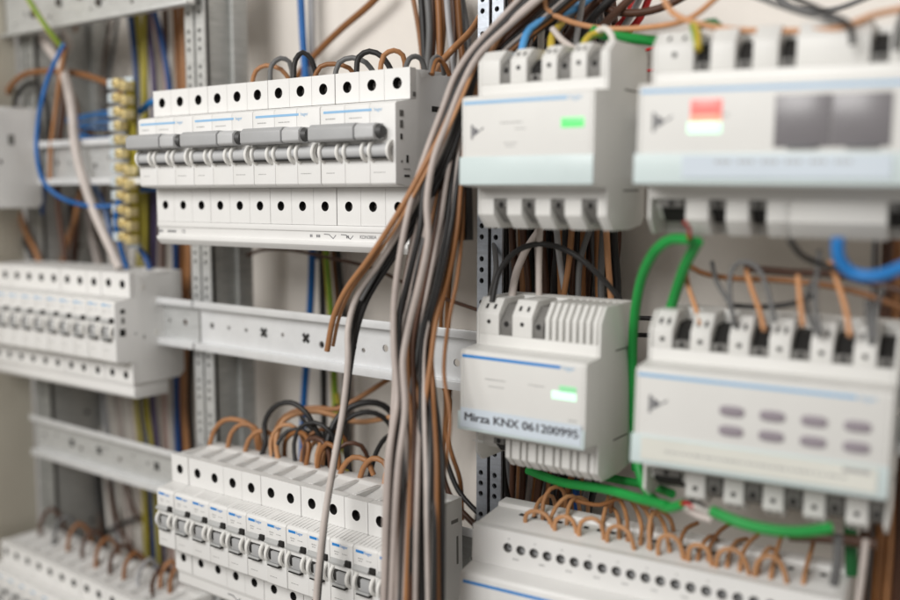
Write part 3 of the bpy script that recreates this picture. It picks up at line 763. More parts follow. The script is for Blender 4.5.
for i, (a, b, c) in enumerate(((116, 124, 4), (119, 134, 2), (125, 139, 1))):
    W('bright blue', 1.15, 462-i*7, [(130, a-1), (106, a-3-c*.3), (82, a), (67+i*4, (a+b)/2), (82+i*2, b+2), (104, b+4), (130, b+1)], 'thin bright blue wire loop, %s from the top, left of the brass terminals' % ORD[i+1], 'blue wire loops beside the brass terminals')
W('blue', 2.2, [430, 428, 432, 440], [(120, 198), (116, 215), (119, 240), (127, 268)], 'blue wire dropping from the brass terminals on their left')
W('deep blue', 2.8, 446, [(133, 232), (138, 246), (146, 258), (152, 276)], 'dark blue wire leaving the foot of the brass terminals')
W('white', 2.8, 458, [(130, 228), (132, 246), (134, 276)], 'white wire leaving the foot of the brass terminals')
W('bright blue', 3.0, 452, [(140, 112), (150, 103), (166, 100), (176, 110)], 'bright blue wire crossing behind the top left breaker corner')
W('blue', 3.0, 452, [(133, 190), (146, 189), (160, 189), (172, 200)], 'blue wire crossing behind the tall breakers at their lower left corner')
W('black', 3, 448, [(8, 208), (18, 228), (32, 256), (40, 276)], 'black wire slanting below the grey breaker side')
W('orange-brown', 3, 446, [(18, 206), (26, 232), (36, 252), (44, 276)], 'orange-brown wire slanting below the grey breaker side')
W('orange-brown', 2.8, 468, [(80, 190), (76, 215), (68, 240), (60, 276)], 'orange-brown wire slanting the other way below the grey rail')
W('dark brown', 4, 480, [(62, 180), (70, 200), (76, 214), (72, 276)], 'dark brown wire behind the slanting orange one')
W('pale grey-beige', 3, 490, [(86, 190), (88, 215), (92, 240), (100, 276)], 'pale wire between the white cable and the orange one')
W('deep blue', 3.2, [500, 500, 496], [(243, -12), (241, 12), (238, 30)], 'dark blue wire end beside the left upright at the top edge')
tl = [('black', 2.0, 492, [(20, 110), (34, 92), (48, 96), (60, 120), (66, 170), (70, 230), (80, 276)]), ('brown', 2.2, 486, [(70, 84), (78, 120), (76, 170), (70, 210), (50, 262)]), ('blue', 1.8, 474, [(84, 128), (88, 170), (104, 206), (112, 240), (118, 276)]), ('white', 2.2, 494, [(98, 196), (106, 220), (110, 250), (112, 280)]), ('dark brown', 2.4, 500, [(50, 40), (60, 90), (90, 130), (104, 180), (96, 240), (90, 280)]), ('grey', 2.2, 504, [(118, 12), (112, 60), (100, 120), (92, 170), (100, 220), (108, 270)]), ('orange-brown', 1.9, 490, [(78, 20), (66, 62), (58, 120), (52, 170), (44, 230), (30, 276)])]
for i, (c, r, y, pts) in enumerate(tl):
    W(c, r, y, pts, 'slack %s wire, number %d of the tangle on the back wall at upper left' % (c, i+1) if 0 else 'slack %s wire, %s of the tangle on the back wall at upper left' % (c, ORD[i+1]), 'tangled wires at upper left')
# -- wires seen between the uprights
W('blue', 3.3, 500, [(300, -20), (303, 40), (306, 85), (312, 250), (309, 330), (304, 400), (302, 470), (300, 560)], 'long blue wire running down behind the tall breakers and the bright rail')
W('black', 3.0, 498, [(322, 90), (322, 250), (323, 330), (324, 400), (324, 470), (322, 560)], 'black wire hanging between the blue and the yellow-green wires')
W('yellow-green', 3.2, 494, [(326, 90), (326, 250), (329, 290), (332, 330), (335, 400), (338, 450), (345, 560)], 'yellow and green wire hanging in the centre behind the rail')
W('brown', 2.0, 506, [(334, 90), (333, 250), (337, 300), (336, 330)], 'thin brown wire beside the yellow-green wire in the centre')
W('black', 2.8, 500, [(338, 90), (338, 250), (342, 300), (345, 330), (347, 400), (350, 560)], 'black wire hanging right of the yellow-green wire')
W('pale grey-beige', 2.6, 508, [(346, 90), (346, 250), (348, 310), (352, 400), (350, 560)], 'pale wire hanging rightmost in the centre behind the rail')
W('dark brown', 1.5, 480, [(246, 256), (262, 250), (290, 250), (330, 258), (372, 268), (405, 283), (440, 297), (478, 310)], 'thin dark wire sagging across the open back wall in the centre')
W('brown', 3.0, 505, [(388, -14), (368, 6), (340, 30), (314, 56), (296, 78), (285, 100)], 'brown wire sloping down to the left above the tall breakers')
# -- wires rising behind the right end of the tall breakers
up = [('brown', 2.0, 500, 411, 418, 424, 430), ('black', 2.8, 492, 420, 423, 425, 420), ('grey', 2.8, 488, 427, 429, 427, 422), ('dark brown', 2.8, 500, 434, 434, 431, 430), ('brown', 2.8, 490, 438, 439, 439, 436), ('orange-brown', 2.6, 500, 444, 442, 440, 440), ('light grey', 2.4, 486, 446, 450, 454, 452), ('dark brown', 2.8, 498, 452, 456, 452, 456), ('brown', 2.5, 494, 457, 460, 462, 462), ('grey', 2.6, 502, 460, 466, 470, 468), ('black', 3.0, 507, 454, 462, 466, 466)]
for i, (c, r, y, a, b, d, e2) in enumerate(up):
    W(c, r, y, [(a, -16), (b, 30), (d, 75), (e2, 150), (e2+1, 240)], '%s wire, %s from left rising above the right end of the tall breakers' % (c, ORD[i+1]), 'wires rising behind the tall breakers', wob=.8)
W('orange-brown', 2.6, [455, 470, 480, 470, 450], [(482, 14), (470, 32), (452, 50), (440, 64), (430, 82)], 'orange-brown wire slanting across the bunch above the tall breakers')
W('brown', 2.0, 492, [(443, 150), (444, 240), (441, 330), (446, 400), (440, 480)], 'thin brown wire left of the pair seen beside the centre bundle')
W('brown', 2.2, 488, [(452, 150), (451, 250), (447, 330), (450, 380), (444, 440)], 'thin brown wire right of the pair seen beside the centre bundle')
W('brown', 1.8, 470, [(444, 388), (450, 400), (446, 430), (452, 455), (460, 480), (462, 520)], 'thin brown wire curling below the bright rail beside the bundle')
W('dark brown', 2.4, 465, [(440, 470), (452, 500), (466, 516), (475, 525)], 'dark wire passing behind the lower centre row towards the slotted upright')
W('black', 2.0, 462, [(444, 455), (458, 490), (470, 505), (480, 515)], 'black wire above the dark one near the slotted upright')

# -- dense upright bunch behind the two centre modules
rnd = random.Random(3)
cc = ['black', 'grey', 'dark brown', 'orange-brown', 'dark brown', 'black', 'pale grey-beige', 'brown', 'dark brown', 'black', 'grey', 'orange-brown', 'black', 'light grey', 'dark brown', 'black', 'brown', 'dark brown', 'grey', 'orange-brown', 'grey', 'dark brown', 'black']
for i, c in enumerate(cc):
    x = 505+i*5.0
    y = 478+(i*7 % 4)*7
    p = [(x+rnd.uniform(-6, 10)-8, -16), (x+rnd.uniform(-8, 8), 60), (x+rnd.uniform(-3, 3), 180), (x+rnd.uniform(-3, 3), 235), (x+rnd.uniform(-4, 4), 290), (x+rnd.uniform(-3, 3), 380), (x*.82+92+rnd.uniform(-3, 3), 470), (x*.7+155+rnd.uniform(-4, 4), 520), (x*.7+155, 600)]
    W(c, 2.4+rnd.uniform(-.3, .4), y, p, '%s wire, %s from the left in the dense bunch behind the centre modules' % (c, ORD[i+1]), 'upright wires behind the centre modules')
for i, (c, x) in enumerate((('black', 508), ('dark brown', 520), ('black', 534), ('dark brown', 548), ('black', 562), ('dark brown', 575), ('black', 588), ('black', 602), ('dark brown', 614))):
    W(c, 3.4, 510, [(x-20, -16), (x-5, 60), (x+3, 235), (x-1, 290), (x-6, 400), (x-30, 520), (x-36, 600)], '%s wire, %s from the left in the rear layer behind the centre modules' % (c, ORD[i+1]), 'rear wires behind the centre modules', wob=1)
for i, (c, pts, y) in enumerate((('grey', [(590, 228), (580, 262), (578, 300)], 468), ('light grey', [(556, 226), (560, 262), (566, 300)], 466), ('orange-brown', [(572, 226), (569, 262), (563, 300)], 464), ('peach orange', [(606, 226), (608, 262), (611, 300)], 468), ('pale grey-beige', [(540, 226), (539, 262), (539, 304)], 440))):
    W(c, 2.1, y, pts, '%s wire, %s of those crossing in front between the two centre modules' % (c, ORD[i+1]), 'front wires between the centre modules')
W('pale grey-beige', 2.6, [470, 455, 440, 425], [(542, 226), (526, 250), (516, 274), (511, 302)], 'pale grey-beige wire bending into the top left terminal of the Mirza module')
W('black', 1.9, [412, 420, 432, 440, 440, 445, 455], [(492, 302), (500, 270), (520, 249), (542, 244), (572, 253), (600, 276), (624, 304)], 'thin black wire arching over the top of the Mirza module')
W('grey', 1.9, [455, 440, 420], [(494, 240), (496, 272), (489, 300)], 'short grey wire entering the left corner of the Mirza module')
# -- wires on the upper centre module
Z = 441
W('light blue', 2.5, [412, 418, 425, 430, 450, 470], [(521, 66), (522, 50), (530, 28), (548, 17), (575, 8), (600, -10)], 'light blue wire bending into the top of the green-light module')
W('orange-brown', 2.4, [430, 440, 455, 470], [(512, 60), (517, 38), (530, 24), (552, 14)], 'orange-brown wire behind the light blue one')
W('white', 2.3, 450, [(541, 66), (541, 40), (543, 10)], 'short white wire rising between the blue and yellow wires')
W('yellow', 2.4, [414, 420, 430, 440], [(551, 66), (551, 48), (553, 34), (562, 22)], 'yellow wire, left one on the green-light module')
W('pale grey-beige', 2.0, [425, 425, 418], [(552, 28), (562, 40), (576, 50)], 'pale wire leaning between the two yellow wires')
W('yellow-green', 2.4, [414, 418, 425, 430], [(581, 58), (583, 46), (590, 36), (602, 32)], 'yellow-green wire, right one on the green-light module')
W('white', 1.9, [430, 425, 420, 416], [(594, 34), (604, 28), (612, 36), (614, 54)], 'small white wire loop at the right end of the green-light module')
W('light grey', 2.0, 450, [(575, 50), (578, 28), (582, 4), (584, -12)], 'light grey wire rising between the yellow wires')
W('green', 2.9, [430, 436, 442, 450, 455], [(592, 30), (606, 35), (630, 38), (656, 41), (690, 44)], 'thick green cable running between the two top modules', name='bus_cable')
W('peach orange', 1.7, [425, 428, 432, 440, 440, 435, 430], [(545, -10), (546, 8), (566, 20), (600, 28), (650, 27), (690, 18), (725, -10)], 'long peach orange wire sagging over the two top modules')
W('peach orange', 1.7, [420, 418, 416, 416, 418], [(660, -10), (672, 12), (700, 24), (740, 30), (800, 31)], 'peach orange wire crossing above the display module on the left')
W('peach orange', 1.7, [418, 416, 418, 425], [(800, 31), (840, 28), (870, 16), (905, 8)], 'peach orange wire continuing above the display module on the right')
W('dark brown', 2.6, 470, [(590, -8), (606, 8), (630, 13), (660, 8), (692, -8)], 'dark wire sagging above the green cable')
W('red', 3.0, 480, [(612, 34), (628, 16), (640, -10)], 'red wire slanting behind the green cable')
W('red', 2.4, 484, [(624, 36), (640, 18), (652, -10)], 'second red wire, right of the slanting one')
W('light grey', 2.2, 478, [(622, 30), (634, 10), (644, -10)], 'pale wire beside the slanting red wires')
W('yellow-green', 2.6, [405, 408, 415], [(697, 50), (697, 36), (694, 26)], 'short yellow-green wire in the first slot of the display module')
W('dark green', 2.4, 430, [(700, 26), (714, 22), (722, 32)], 'short green wire behind the display module')
W('black', 1.5, [405, 408, 418, 430], [(852, 44), (850, 26), (830, 14), (770, -12)], 'black wire arching into the middle of the display module')
W('grey', 1.5, [425, 420, 412], [(740, -10), (800, 12), (846, 22)], 'grey wire running to the middle of the display module')
W('black', 1.6, 412, [(896, 50), (898, 30), (905, 10)], 'black wire at the right edge of the display module')
W('grey', 1.6, 470, [(770, -10), (790, 6), (830, 10), (880, -8)], 'grey wire sagging behind the display module')
# -- thin dark wires between modules
for i, (y0_, y1_) in enumerate(((53, 50), (70, 69))):
    W('red', 1.1, 480, [(636, y0_), (648, (y0_+y1_)/2+(1 if i else -2)), (664, y1_-6+i*6)], 'thin dark red wire, %s in the gap between the top modules' % ('upper' if i == 0 else 'lower'))
for i, yy in enumerate((319, 336)):
    W('black', 1.6, 480, [(626, yy), (640, yy-1), (660, yy)], 'thin black wire, %s in the gap left of the eight-button module' % ('upper' if i == 0 else 'lower'))
# -- green bus cables
W('green', 2.7, [452, 450, 446, 432, 420, 410, 405, 402], [(636, 470), (634, 420), (632.5, 360), (635, 312), (643, 274), (657, 249), (672, 239), (690, 240)], 'thick green cable arching from beside the Mirza module to the display module', name='bus_cable')
W('green', 2.8, [438, 428, 418, 408], [(664, 330), (674, 298), (685, 266), (698, 241)], 'thick green cable rising straight behind the eight-button module', name='bus_cable')
W('red', 1.0, [402, 398, 394], [(688, 240), (690, 230), (685, 222)], 'thin red core at the end of the green cables under the display module')
W('green', 2.8, [440, 436, 430, 420, 410], [(528, 470), (560, 482), (604, 489), (640, 499), (668, 506)], 'thick green cable under the Mirza module sloping down to the right', name='bus_cable')
W('green', 2.5, [455, 450, 440, 428], [(590, 474), (625, 481), (652, 486), (672, 494)], 'green cable just above the sloping one under the Mirza module', name='bus_cable')
W('green', 2.6, [432, 428, 420, 410, 405], [(637, 460), (642, 482), (654, 500), (668, 508), (684, 504)], 'green cable curling under the left corner of the eight-button module', name='bus_cable')
W('green', 2.8, [404, 402, 404, 408, 414], [(712, 511), (735, 521), (765, 529), (800, 532), (832, 528)], 'thick green cable hanging under the eight-button module', name='bus_cable')
W('dark green', 3.6, 450, [(850, 520), (851, 545), (852, 575)], 'dark green cable end at the bottom right')
W('pale grey-beige', 2.2, [408, 404, 404], [(684, 506), (696, 514), (712, 520)], 'stripped pale sheath where two green cables meet')
W('red', 1.0, [406, 400, 400], [(680, 505), (686, 503), (694, 508)], 'thin red core where two green cables meet')
W('black', 1.0, [406, 400, 402], [(682, 502), (694, 502), (706, 508)], 'thin black core where two green cables meet')
W('white', 1.1, [406, 400, 402], [(684, 509), (694, 506), (708, 512)], 'thin white core where two green cables meet')
# -- wires on the eight-button module
W('brown', 1.7, 440, [(684, 262), (700, 272), (730, 278), (780, 280), (830, 286), (870, 296), (912, 312)], 'brown wire running along above the eight-button module')
W('dark brown', 2.2, 450, [(745, 268), (790, 272), (840, 275), (905, 292)], 'dark brown wire behind the brown one above the eight-button module')
slot = [('peach orange', [(684, 262), (688, 285), (697, 312), (700, 326)]), ('grey', [(712, 262), (716, 280), (730, 305), (735, 326)]), ('grey', [(734, 322), (730, 296), (731, 272), (740, 262), (756, 266), (766, 285), (775, 322)]), ('peach orange', [(746, 270), (752, 290), (760, 312), (764, 330)]), ('peach orange', [(798, 276), (800, 300), (803, 326)]), ('grey', [(820, 250), (817, 275), (815, 300), (820, 334)]), ('grey', [(812, 282), (806, 300), (812, 322), (818, 334)]), ('peach orange', [(830, 262), (838, 284), (846, 310), (850, 336)]), ('grey', [(884, 286), (876, 310), (874, 340)])]
for i, (c, pts) in enumerate(slot):
    W(c, 1.5 if c != 'grey' else 1.35, [415+6*abs(k-len(pts)+1)*(1 if i != 2 else .6) for k in range(len(pts))] if i != 2 else [414, 420, 424, 425, 424, 420, 416], pts, '%s wire, %s from the left entering the top of the eight-button module' % (c, ORD[i+1]), 'wires entering the eight-button module', name='wire')
W('black', 1.5, 432, [(728, 305), (760, 307), (795, 303), (816, 294)], 'thin black wire crossing just above the eight-button module')
W('black', 1.6, [404, 412, 420, 425], [(790, 240), (800, 254), (815, 262), (840, 270)], 'black wire leaving the underside of the display module')
W('bright blue', 2.9, [400, 402, 405, 405, 400], [(838, 238), (839, 258), (852, 273), (876, 276), (910, 264)], 'thick bright blue cable looping under the display module', name='blue_cable')
W('grey', 2.0, 425, [(868, 300), (870, 322), (872, 345)], 'grey wire at the right end of the eight-button module')
# -- bottom right corner
br = [('dark brown', 862, 880, 3), ('brown', 876, 882, 3), ('orange-brown', 886, 890, 3), ('dark brown', 896, 900, 4), ('light grey', 869, 868, 2.4), ('dark brown', 904, 908, 4)]
for i, (c, a, b, r) in enumerate(br):
    W(c, r, 470+i*3, [(b+8, 230), (b+4, 340), (b, 440), (a+4, 530), (a-2, 620)], '%s wire, %s of the upright ones right of the eight-button module' % (c, ORD[i+1]), 'upright wires at the right edge')
W('dark brown', 3.2, 440, [(790, 536), (830, 538), (875, 544)], 'dark brown wire lying under the right end of the green cable')
W('grey', 2.6, 420, [(838, 535), (838, 560), (834, 585)], 'grey wire standing at the bottom right')
W('pale grey-beige', 1.8, 425, [(866, 540), (862, 575), (857, 612)], 'pale wire standing in the bottom right corner')

# -- loops on the tall breaker row
la = [('orange-brown', 2.3, [(80, 300), (93, 255), (130, 235), (185, 250), (216, 290)]), ('grey', 2.5, [(144, 300), (150, 235), (182, 209), (214, 222), (226, 290)]), ('black', 2.6, [(229, 300), (236, 215), (262, 188), (294, 215), (312, 280)]),
      ('brown', 2.3, [(300, 290), (325, 240), (375, 230), (430, 245), (450, 275)]), ('grey', 2.5, [(376, 285), (393, 225), (440, 207), (490, 225), (520, 265)]), ('black', 2.7, [(455, 275), (464, 205), (502, 184), (550, 205), (585, 262)]),
      ('orange-brown', 2.4, [(540, 265), (553, 200), (590, 181), (622, 198), (632, 250)]), ('grey', 2.4, [(628, 260), (645, 212), (668, 202), (690, 215), (702, 255)]), ('grey', 2.2, [(722, 265), (728, 218), (745, 204), (764, 222), (770, 268)]), ('brown', 2.2, [(728, 268), (736, 228), (752, 214), (775, 235), (790, 270)])]
for i, (c, r, pts) in enumerate(la):
    q = [(230+x/3.6, z/3.6) for x, z in pts]
    W(c, r*.76, [412, 416, 420, 424, 428], q, '%s wire loop, %s from the left on top of the tall breaker row' % (c, ORD[i+1]), 'wire loops on the tall breaker row')
# -- loops on the lower centre row (picture traces, feet on the top face)
ZC = -214+39
def loop(color, r, pts, sc, ox, oy, zfoot, yend, label, group=None, tips=0, sink=2.5):
    q = [(ox+x/sc, oy+z/sc) for x, z in pts]
    f = atz(q[0][0], q[0][1], zfoot); y0 = f.y
    n = len(q); P = [at(q[i][0], q[i][1], y0+(yend-y0)*i/(n-1)) for i in range(n)]
    P.insert(0, P[0]+Vector((0, 0, -sink)))
    return wire(color, r, P[::-1] if tips else P, label, group, tips=tips)
lc = [('orange-brown', 2.1, [(38, 318), (60, 245), (100, 205), (160, 205), (215, 235), (240, 330)], 436), ('orange-brown', 2.0, [(112, 332), (130, 255), (170, 222), (225, 235), (255, 330)], 436), ('orange-brown', 2.0, [(182, 350), (200, 285), (240, 250), (290, 262), (310, 350)], 434),
      ('black', 2.2, [(248, 362), (268, 300), (264, 220), (300, 155), (370, 133), (430, 170), (470, 235), (500, 300), (505, 380)], 440), ('copper orange', 2.2, [(322, 382), (312, 280), (345, 205), (400, 178), (480, 170), (560, 190), (640, 212), (800, 190)], 470), ('orange-brown', 2.2, [(330, 380), (305, 300), (325, 215), (380, 172), (470, 155), (560, 160), (640, 120), (775, 35)], 480),
      ('brown', 2.0, [(346, 350), (350, 290), (385, 258), (430, 265), (445, 310), (432, 400)], 420), ('dark brown', 2.1, [(428, 400), (430, 320), (450, 280), (500, 290), (530, 350), (535, 420)], 425), ('copper orange', 1.9, [(440, 370), (452, 318), (480, 290), (505, 320), (500, 390)], 424),
      ('black', 2.6, [(515, 410), (520, 300), (560, 200), (620, 150), (690, 132), (750, 145), (800, 200), (830, 300)], 480), ('black', 2.2, [(540, 400), (530, 310), (570, 230), (630, 185), (690, 172), (745, 190), (790, 245), (810, 330)], 478), ('black', 2.2, [(500, 410), (505, 330), (470, 260), (420, 200), (400, 160)], 480), ('black', 2.6, [(610, 425), (600, 330), (595, 250), (600, 190), (560, 150)], 480),
      ('brown', 2.0, [(480, 425), (488, 350), (520, 300), (560, 330), (570, 420)], 425), ('orange-brown', 2.1, [(568, 448), (588, 392), (625, 358), (680, 370), (710, 430)], 424), ('orange-brown', 2.1, [(650, 468), (668, 400), (705, 362), (750, 375), (785, 440)], 424), ('peach orange', 2.1, [(755, 495), (760, 430), (790, 395), (830, 420), (850, 470)], 424), ('olive yellow', 2.6, [(600, 430), (610, 380), (585, 300), (560, 100)], 490), ('black', 1.8, [(392, 395), (385, 300), (410, 235), (470, 215), (530, 250), (560, 330), (555, 420)], 440), ('brown', 1.7, [(415, 400), (420, 330), (455, 262), (520, 240), (590, 280), (610, 380)], 452), ('copper orange', 1.7, [(296, 372), (290, 290), (320, 235), (370, 225), (410, 260), (430, 330)], 440), ('black', 1.8, [(300, 375), (318, 300), (360, 250), (420, 245), (480, 290), (495, 380)], 446), ('dark brown', 1.8, [(535, 430), (545, 350), (600, 300), (660, 310), (690, 370)], 445), ('black', 1.9, [(690, 470), (720, 340), (770, 270), (840, 260)], 470)]
for i, (c, r, pts, ye) in enumerate(lc):
    loop(c, r, pts, 4.09, 200, 370, ZC, ye, '%s wire loop, %s from the left on top of the lower centre row' % (c, ORD[i+1]), 'wire loops on the lower centre row')
W('copper orange', 1.9, [425, 424, 423], [(322, 440), (317, 455), (317, 466)], 'orange wire with bare copper tip on the lower centre row', tips=6)
# -- loops on the bottom left row
for i in range(11):
    x0, z0 = 40+i*14.0, 536+i*7.2
    if i > 8: x0, z0 = 150+(i-8)*10, 585+(i-8)*3
    c = ['dark brown', 'grey', 'brown', 'dark brown', 'brown', 'dark brown', 'brown', 'light grey', 'dark brown', 'orange-brown', 'brown'][i]
    loop(c, 2.2, [(x0, z0), (x0+2, z0-16), (x0+11, z0-27), (x0+20, z0-20), (x0+26, z0-2)], 1, 0, 0, -339+41, 456, '%s wire loop, %s from the left on the blurred bottom left row' % (c, ORD[i+1]), 'wire loops on the bottom left row')
for i, (c, pts) in enumerate((('dark brown', [(108, 480), (112, 505), (120, 530), (140, 560)]), ('brown', [(96, 490), (102, 520), (98, 560)]), ('dark brown', [(126, 484), (134, 510), (150, 530), (165, 560)]), ('grey', [(60, 480), (64, 520), (70, 560)]), ('dark brown', [(74, 480), (78, 520), (84, 560)]), ('black', [(88, 545), (120, 525), (152, 514), (170, 510)]))):
    W(c, 2.6, 496, pts, '%s wire, %s of the slack wires behind the bottom left row' % (c, ORD[i+1]), 'slack wires behind the bottom left row')
# -- loops on the bottom module
li = [[(14, 217), (18, 195), (45, 188), (70, 200), (88, 232)], [(92, 238), (95, 212), (118, 202), (140, 214), (150, 246)], [(156, 252), (162, 218), (190, 207), (215, 222), (222, 262)], [(231, 268), (236, 236), (262, 228), (288, 245), (302, 288)], [(366, 302), (370, 262), (395, 252), (420, 268), (434, 314)], [(446, 318), (450, 284), (475, 278), (496, 290), (508, 330)], [(520, 334), (528, 298), (560, 288), (588, 305), (606, 354)], [(622, 358), (630, 322), (660, 306), (690, 325), (706, 376)]]
def topz(px):   # top face height of the long module at this picture column
    return pI.z+44.9-(px-480)*.014
for i, pts in enumerate(li):
    q = [(520+x/2.647, 440+z/2.647) for x, z in pts]
    f0 = atz(q[0][0], q[0][1], topz(q[0][0])); f1 = atz(q[-1][0], q[-1][1], topz(q[-1][0])); n = len(q)
    P = [at(q[k][0], q[k][1], f0.y+(f1.y-f0.y)*k/(n-1)) for k in range(n)]
    P = [P[0]+Vector((0, 1, -3))]+P+[P[-1]+Vector((0, 1, -3))]
    wire('copper orange', 1.45, P, 'small copper orange arch, %s from the left on the long bottom module' % ORD[i+1], 'front wire arches on the long bottom module')
lt = [[(60, 212), (62, 165), (80, 130), (105, 125), (120, 150), (118, 205)], [(78, 222), (95, 178), (125, 150), (150, 155), (160, 205)], [(124, 226), (128, 180), (145, 153), (175, 160), (180, 215)], [(216, 240), (222, 200), (232, 160), (240, 130)], [(285, 268), (284, 215), (272, 170), (250, 150), (240, 190)], [(318, 278), (322, 230), (306, 180), (285, 150)], [(345, 290), (342, 235), (352, 195), (375, 190), (398, 210), (410, 260)], [(340, 286), (350, 230), (335, 190), (318, 170)], [(498, 320), (506, 275), (530, 240), (560, 220)], [(582, 346), (588, 305), (608, 270), (630, 252)], [(664, 366), (672, 320), (684, 280), (692, 255)], [(750, 380), (760, 330), (772, 290), (778, 262)], [(432, 312), (425, 270), (440, 235), (470, 220)], [(36, 206), (46, 170), (64, 150), (86, 150), (96, 200)], [(262, 262), (262, 220), (254, 190), (236, 176)], [(396, 296), (386, 240), (372, 206), (350, 190)], [(470, 318), (480, 282), (502, 256), (520, 262), (528, 322)], [(548, 336), (556, 296), (574, 268), (600, 262)], [(628, 356), (640, 312), (660, 286), (680, 300), (690, 352)]]
for i, pts in enumerate(lt):
    q = [(520+x/2.647, 440+z/2.647) for x, z in pts]
    f0 = atz(q[0][0], q[0][1], topz(q[0][0])); n = len(q)
    P = [at(q[k][0], q[k][1], f0.y+(26+i % 3*4)*k/(n-1)) for k in range(n)]
    P = [P[0]+Vector((0, 1, -3))]+P
    wire('copper orange' if i % 4 else 'orange-brown', 1.4, P, 'tall copper orange wire, %s from the left rising from the long bottom module' % ORD[i+1], 'tall wires on the long bottom module')
W('brown', 1.4, 440, [(572, 500), (600, 505), (622, 498), (650, 508)], 'thin brown wire lying behind the tall copper orange wires')
W('deep blue', 2.6, 480, [(575, 480), (577, 500), (578, 530)], 'dark blue wire behind the copper orange loops')

# -- the big bundle in front
LY = [-14, 20, 55, 90, 130, 180, 230, 285, 340, 390, 425, 460, 525, 612]
LX = [536, 502, 474, 457, 442, 427, 415, 403, 395, 394, 393, 389, 386, 383]
RX = [592, 552, 508, 482, 469, 464, 459, 448, 433, 434, 437, 440, 441, 442]
YY = [432, 426, 417, 408, 400, 393, 386, 382, 378, 374, 366, 358, 350, 346]
layers = [(['grey-beige', 'black', 'grey-beige', 'grey', 'orange-brown', 'dark brown', 'grey-beige', 'black', 'pale grey-beige', 'black', 'brown'], 0, 1.55, 'front', 0.0),
          (['black', 'grey-beige', 'dark brown', 'grey-beige', 'black', 'orange-brown', 'grey-beige', 'grey', 'brown', 'black'], 3.0, 1.55, 'middle', .5),
          (['dark brown', 'black', 'grey', 'black', 'brown', 'black', 'pale grey-beige', 'black', 'orange-brown'], 6.0, 1.65, 'rear', .2)]
rnd = random.Random(11)
for cols, off, r, nm, sh in layers:
    N = len(cols)
    for i, c in enumerate(cols):
        t_ = (i+sh)/(N-.5); ph = rnd.uniform(0, 6); am = rnd.uniform(1.0, 2.8); ph2 = rnd.uniform(0, 6)
        pts = []; ys = []
        for k, yy in enumerate(LY):
            x = LX[k]+(RX[k]-LX[k])*t_+am*math.sin(ph+k*.75)*(1 if 2 < k else .4)
            pts.append((x, yy)); ys.append(YY[k]+off+1.6*math.sin(ph2+k*.9)+max(0, (t_-.5))*8)
        W(c, r*rnd.uniform(.92, 1.1), ys, pts, '%s wire, %s from the left in the %s layer of the thick hanging bundle' % (c, ORD[i+1], nm), 'wires of the thick hanging bundle')
W('grey-beige', 2.10, [424, 416, 406, 398, 392, 386, 380, 376, 372, 370, 366, 362, 350, 345], [(530, -12), (497, 23), (472, 50), (455, 76), (443, 108), (430, 142), (417, 180), (408, 214), (399, 262), (394, 306), (394, 350), (397, 400), (390, 450), (384, 612)], 'outermost grey-beige wire sweeping over the top of the thick bundle')
W('grey-beige', 2.16, [424, 414, 404, 396, 389, 383, 377, 373, 370, 368, 364, 359, 350, 344], [(552, -12), (508, 26), (478, 56), (461, 88), (447, 124), (434, 158), (427, 200), (428, 240), (419, 285), (408, 330), (403, 360), (405, 410), (398, 470), (391, 612)], 'second outer grey-beige wire sweeping over the thick bundle')
W('black', 1.92, [426, 416, 407, 399, 392, 387, 381, 377, 375, 373, 369, 364, 353, 347], [(541, -12), (503, 24), (476, 53), (459, 82), (446, 116), (433, 150), (424, 190), (420, 230), (410, 272), (400, 315), (399, 352), (401, 400), (394, 460), (388, 612)], 'black wire held between the two outer grey-beige wires of the thick bundle')
W('orange-brown', 1.92, [430, 422, 412, 398, 392, 386, 380, 376, 372, 369, 367, 366, 366], [(544, -12), (508, 23), (482, 54), (462, 88), (450, 114), (437, 142), (422, 170), (407, 198), (389, 228), (368, 260), (346, 290), (334, 316), (327, 351)], 'orange-brown wire whose loose end hangs before the bright rail')
W('copper orange', 1.2, [430, 422, 412, 396, 391, 386, 381, 377, 374, 372, 371, 370, 370], [(544, -12), (508, 23), (482, 54), (466, 88), (454, 116), (440, 146), (426, 172), (411, 200), (394, 230), (372, 262), (350, 292), (339, 318), (333, 346)], 'thin copper orange wire close beside the loose-ended one')
W('pale grey-beige', 2.10, [430, 422, 412, 396, 390, 384, 379, 376, 374, 371, 369, 366, 360, 354, 348, 344], [(544, -12), (508, 23), (482, 54), (458, 100), (444, 140), (424, 184), (404, 222), (380, 262), (356, 298), (348, 330), (348, 360), (343, 410), (334, 460), (325, 515), (318, 575), (315, 612)], 'single grey-beige wire hanging alone down across the lower centre row')
W('black', 1.92, [430, 422, 412, 400, 394, 388, 383, 379, 378, 378, 378, 378, 376], [(544, -12), (508, 23), (482, 54), (464, 100), (450, 146), (432, 184), (411, 222), (388, 256), (365, 293), (355, 322), (349, 366), (342, 414), (336, 450)], 'black wire beside the single hanging grey-beige one')
W('black', 1.8, [430, 422, 412, 402, 396, 390, 386, 382, 379, 378, 376, 372, 366, 359, 352], [(544, -12), (508, 23), (482, 54), (468, 100), (454, 148), (436, 188), (416, 224), (392, 260), (368, 298), (358, 326), (350, 370), (344.5, 412), (335, 462), (326, 517), (317, 614)], 'second black wire beside the single hanging grey-beige one')
W('grey', 1.3, [430, 422, 412, 399, 393, 387, 382, 378, 375], [(544, -12), (508, 23), (482, 54), (462, 100), (447, 144), (428, 186), (408, 222), (385, 258), (361, 300)], 'grey wire squeezed between the pale and black hanging wires')
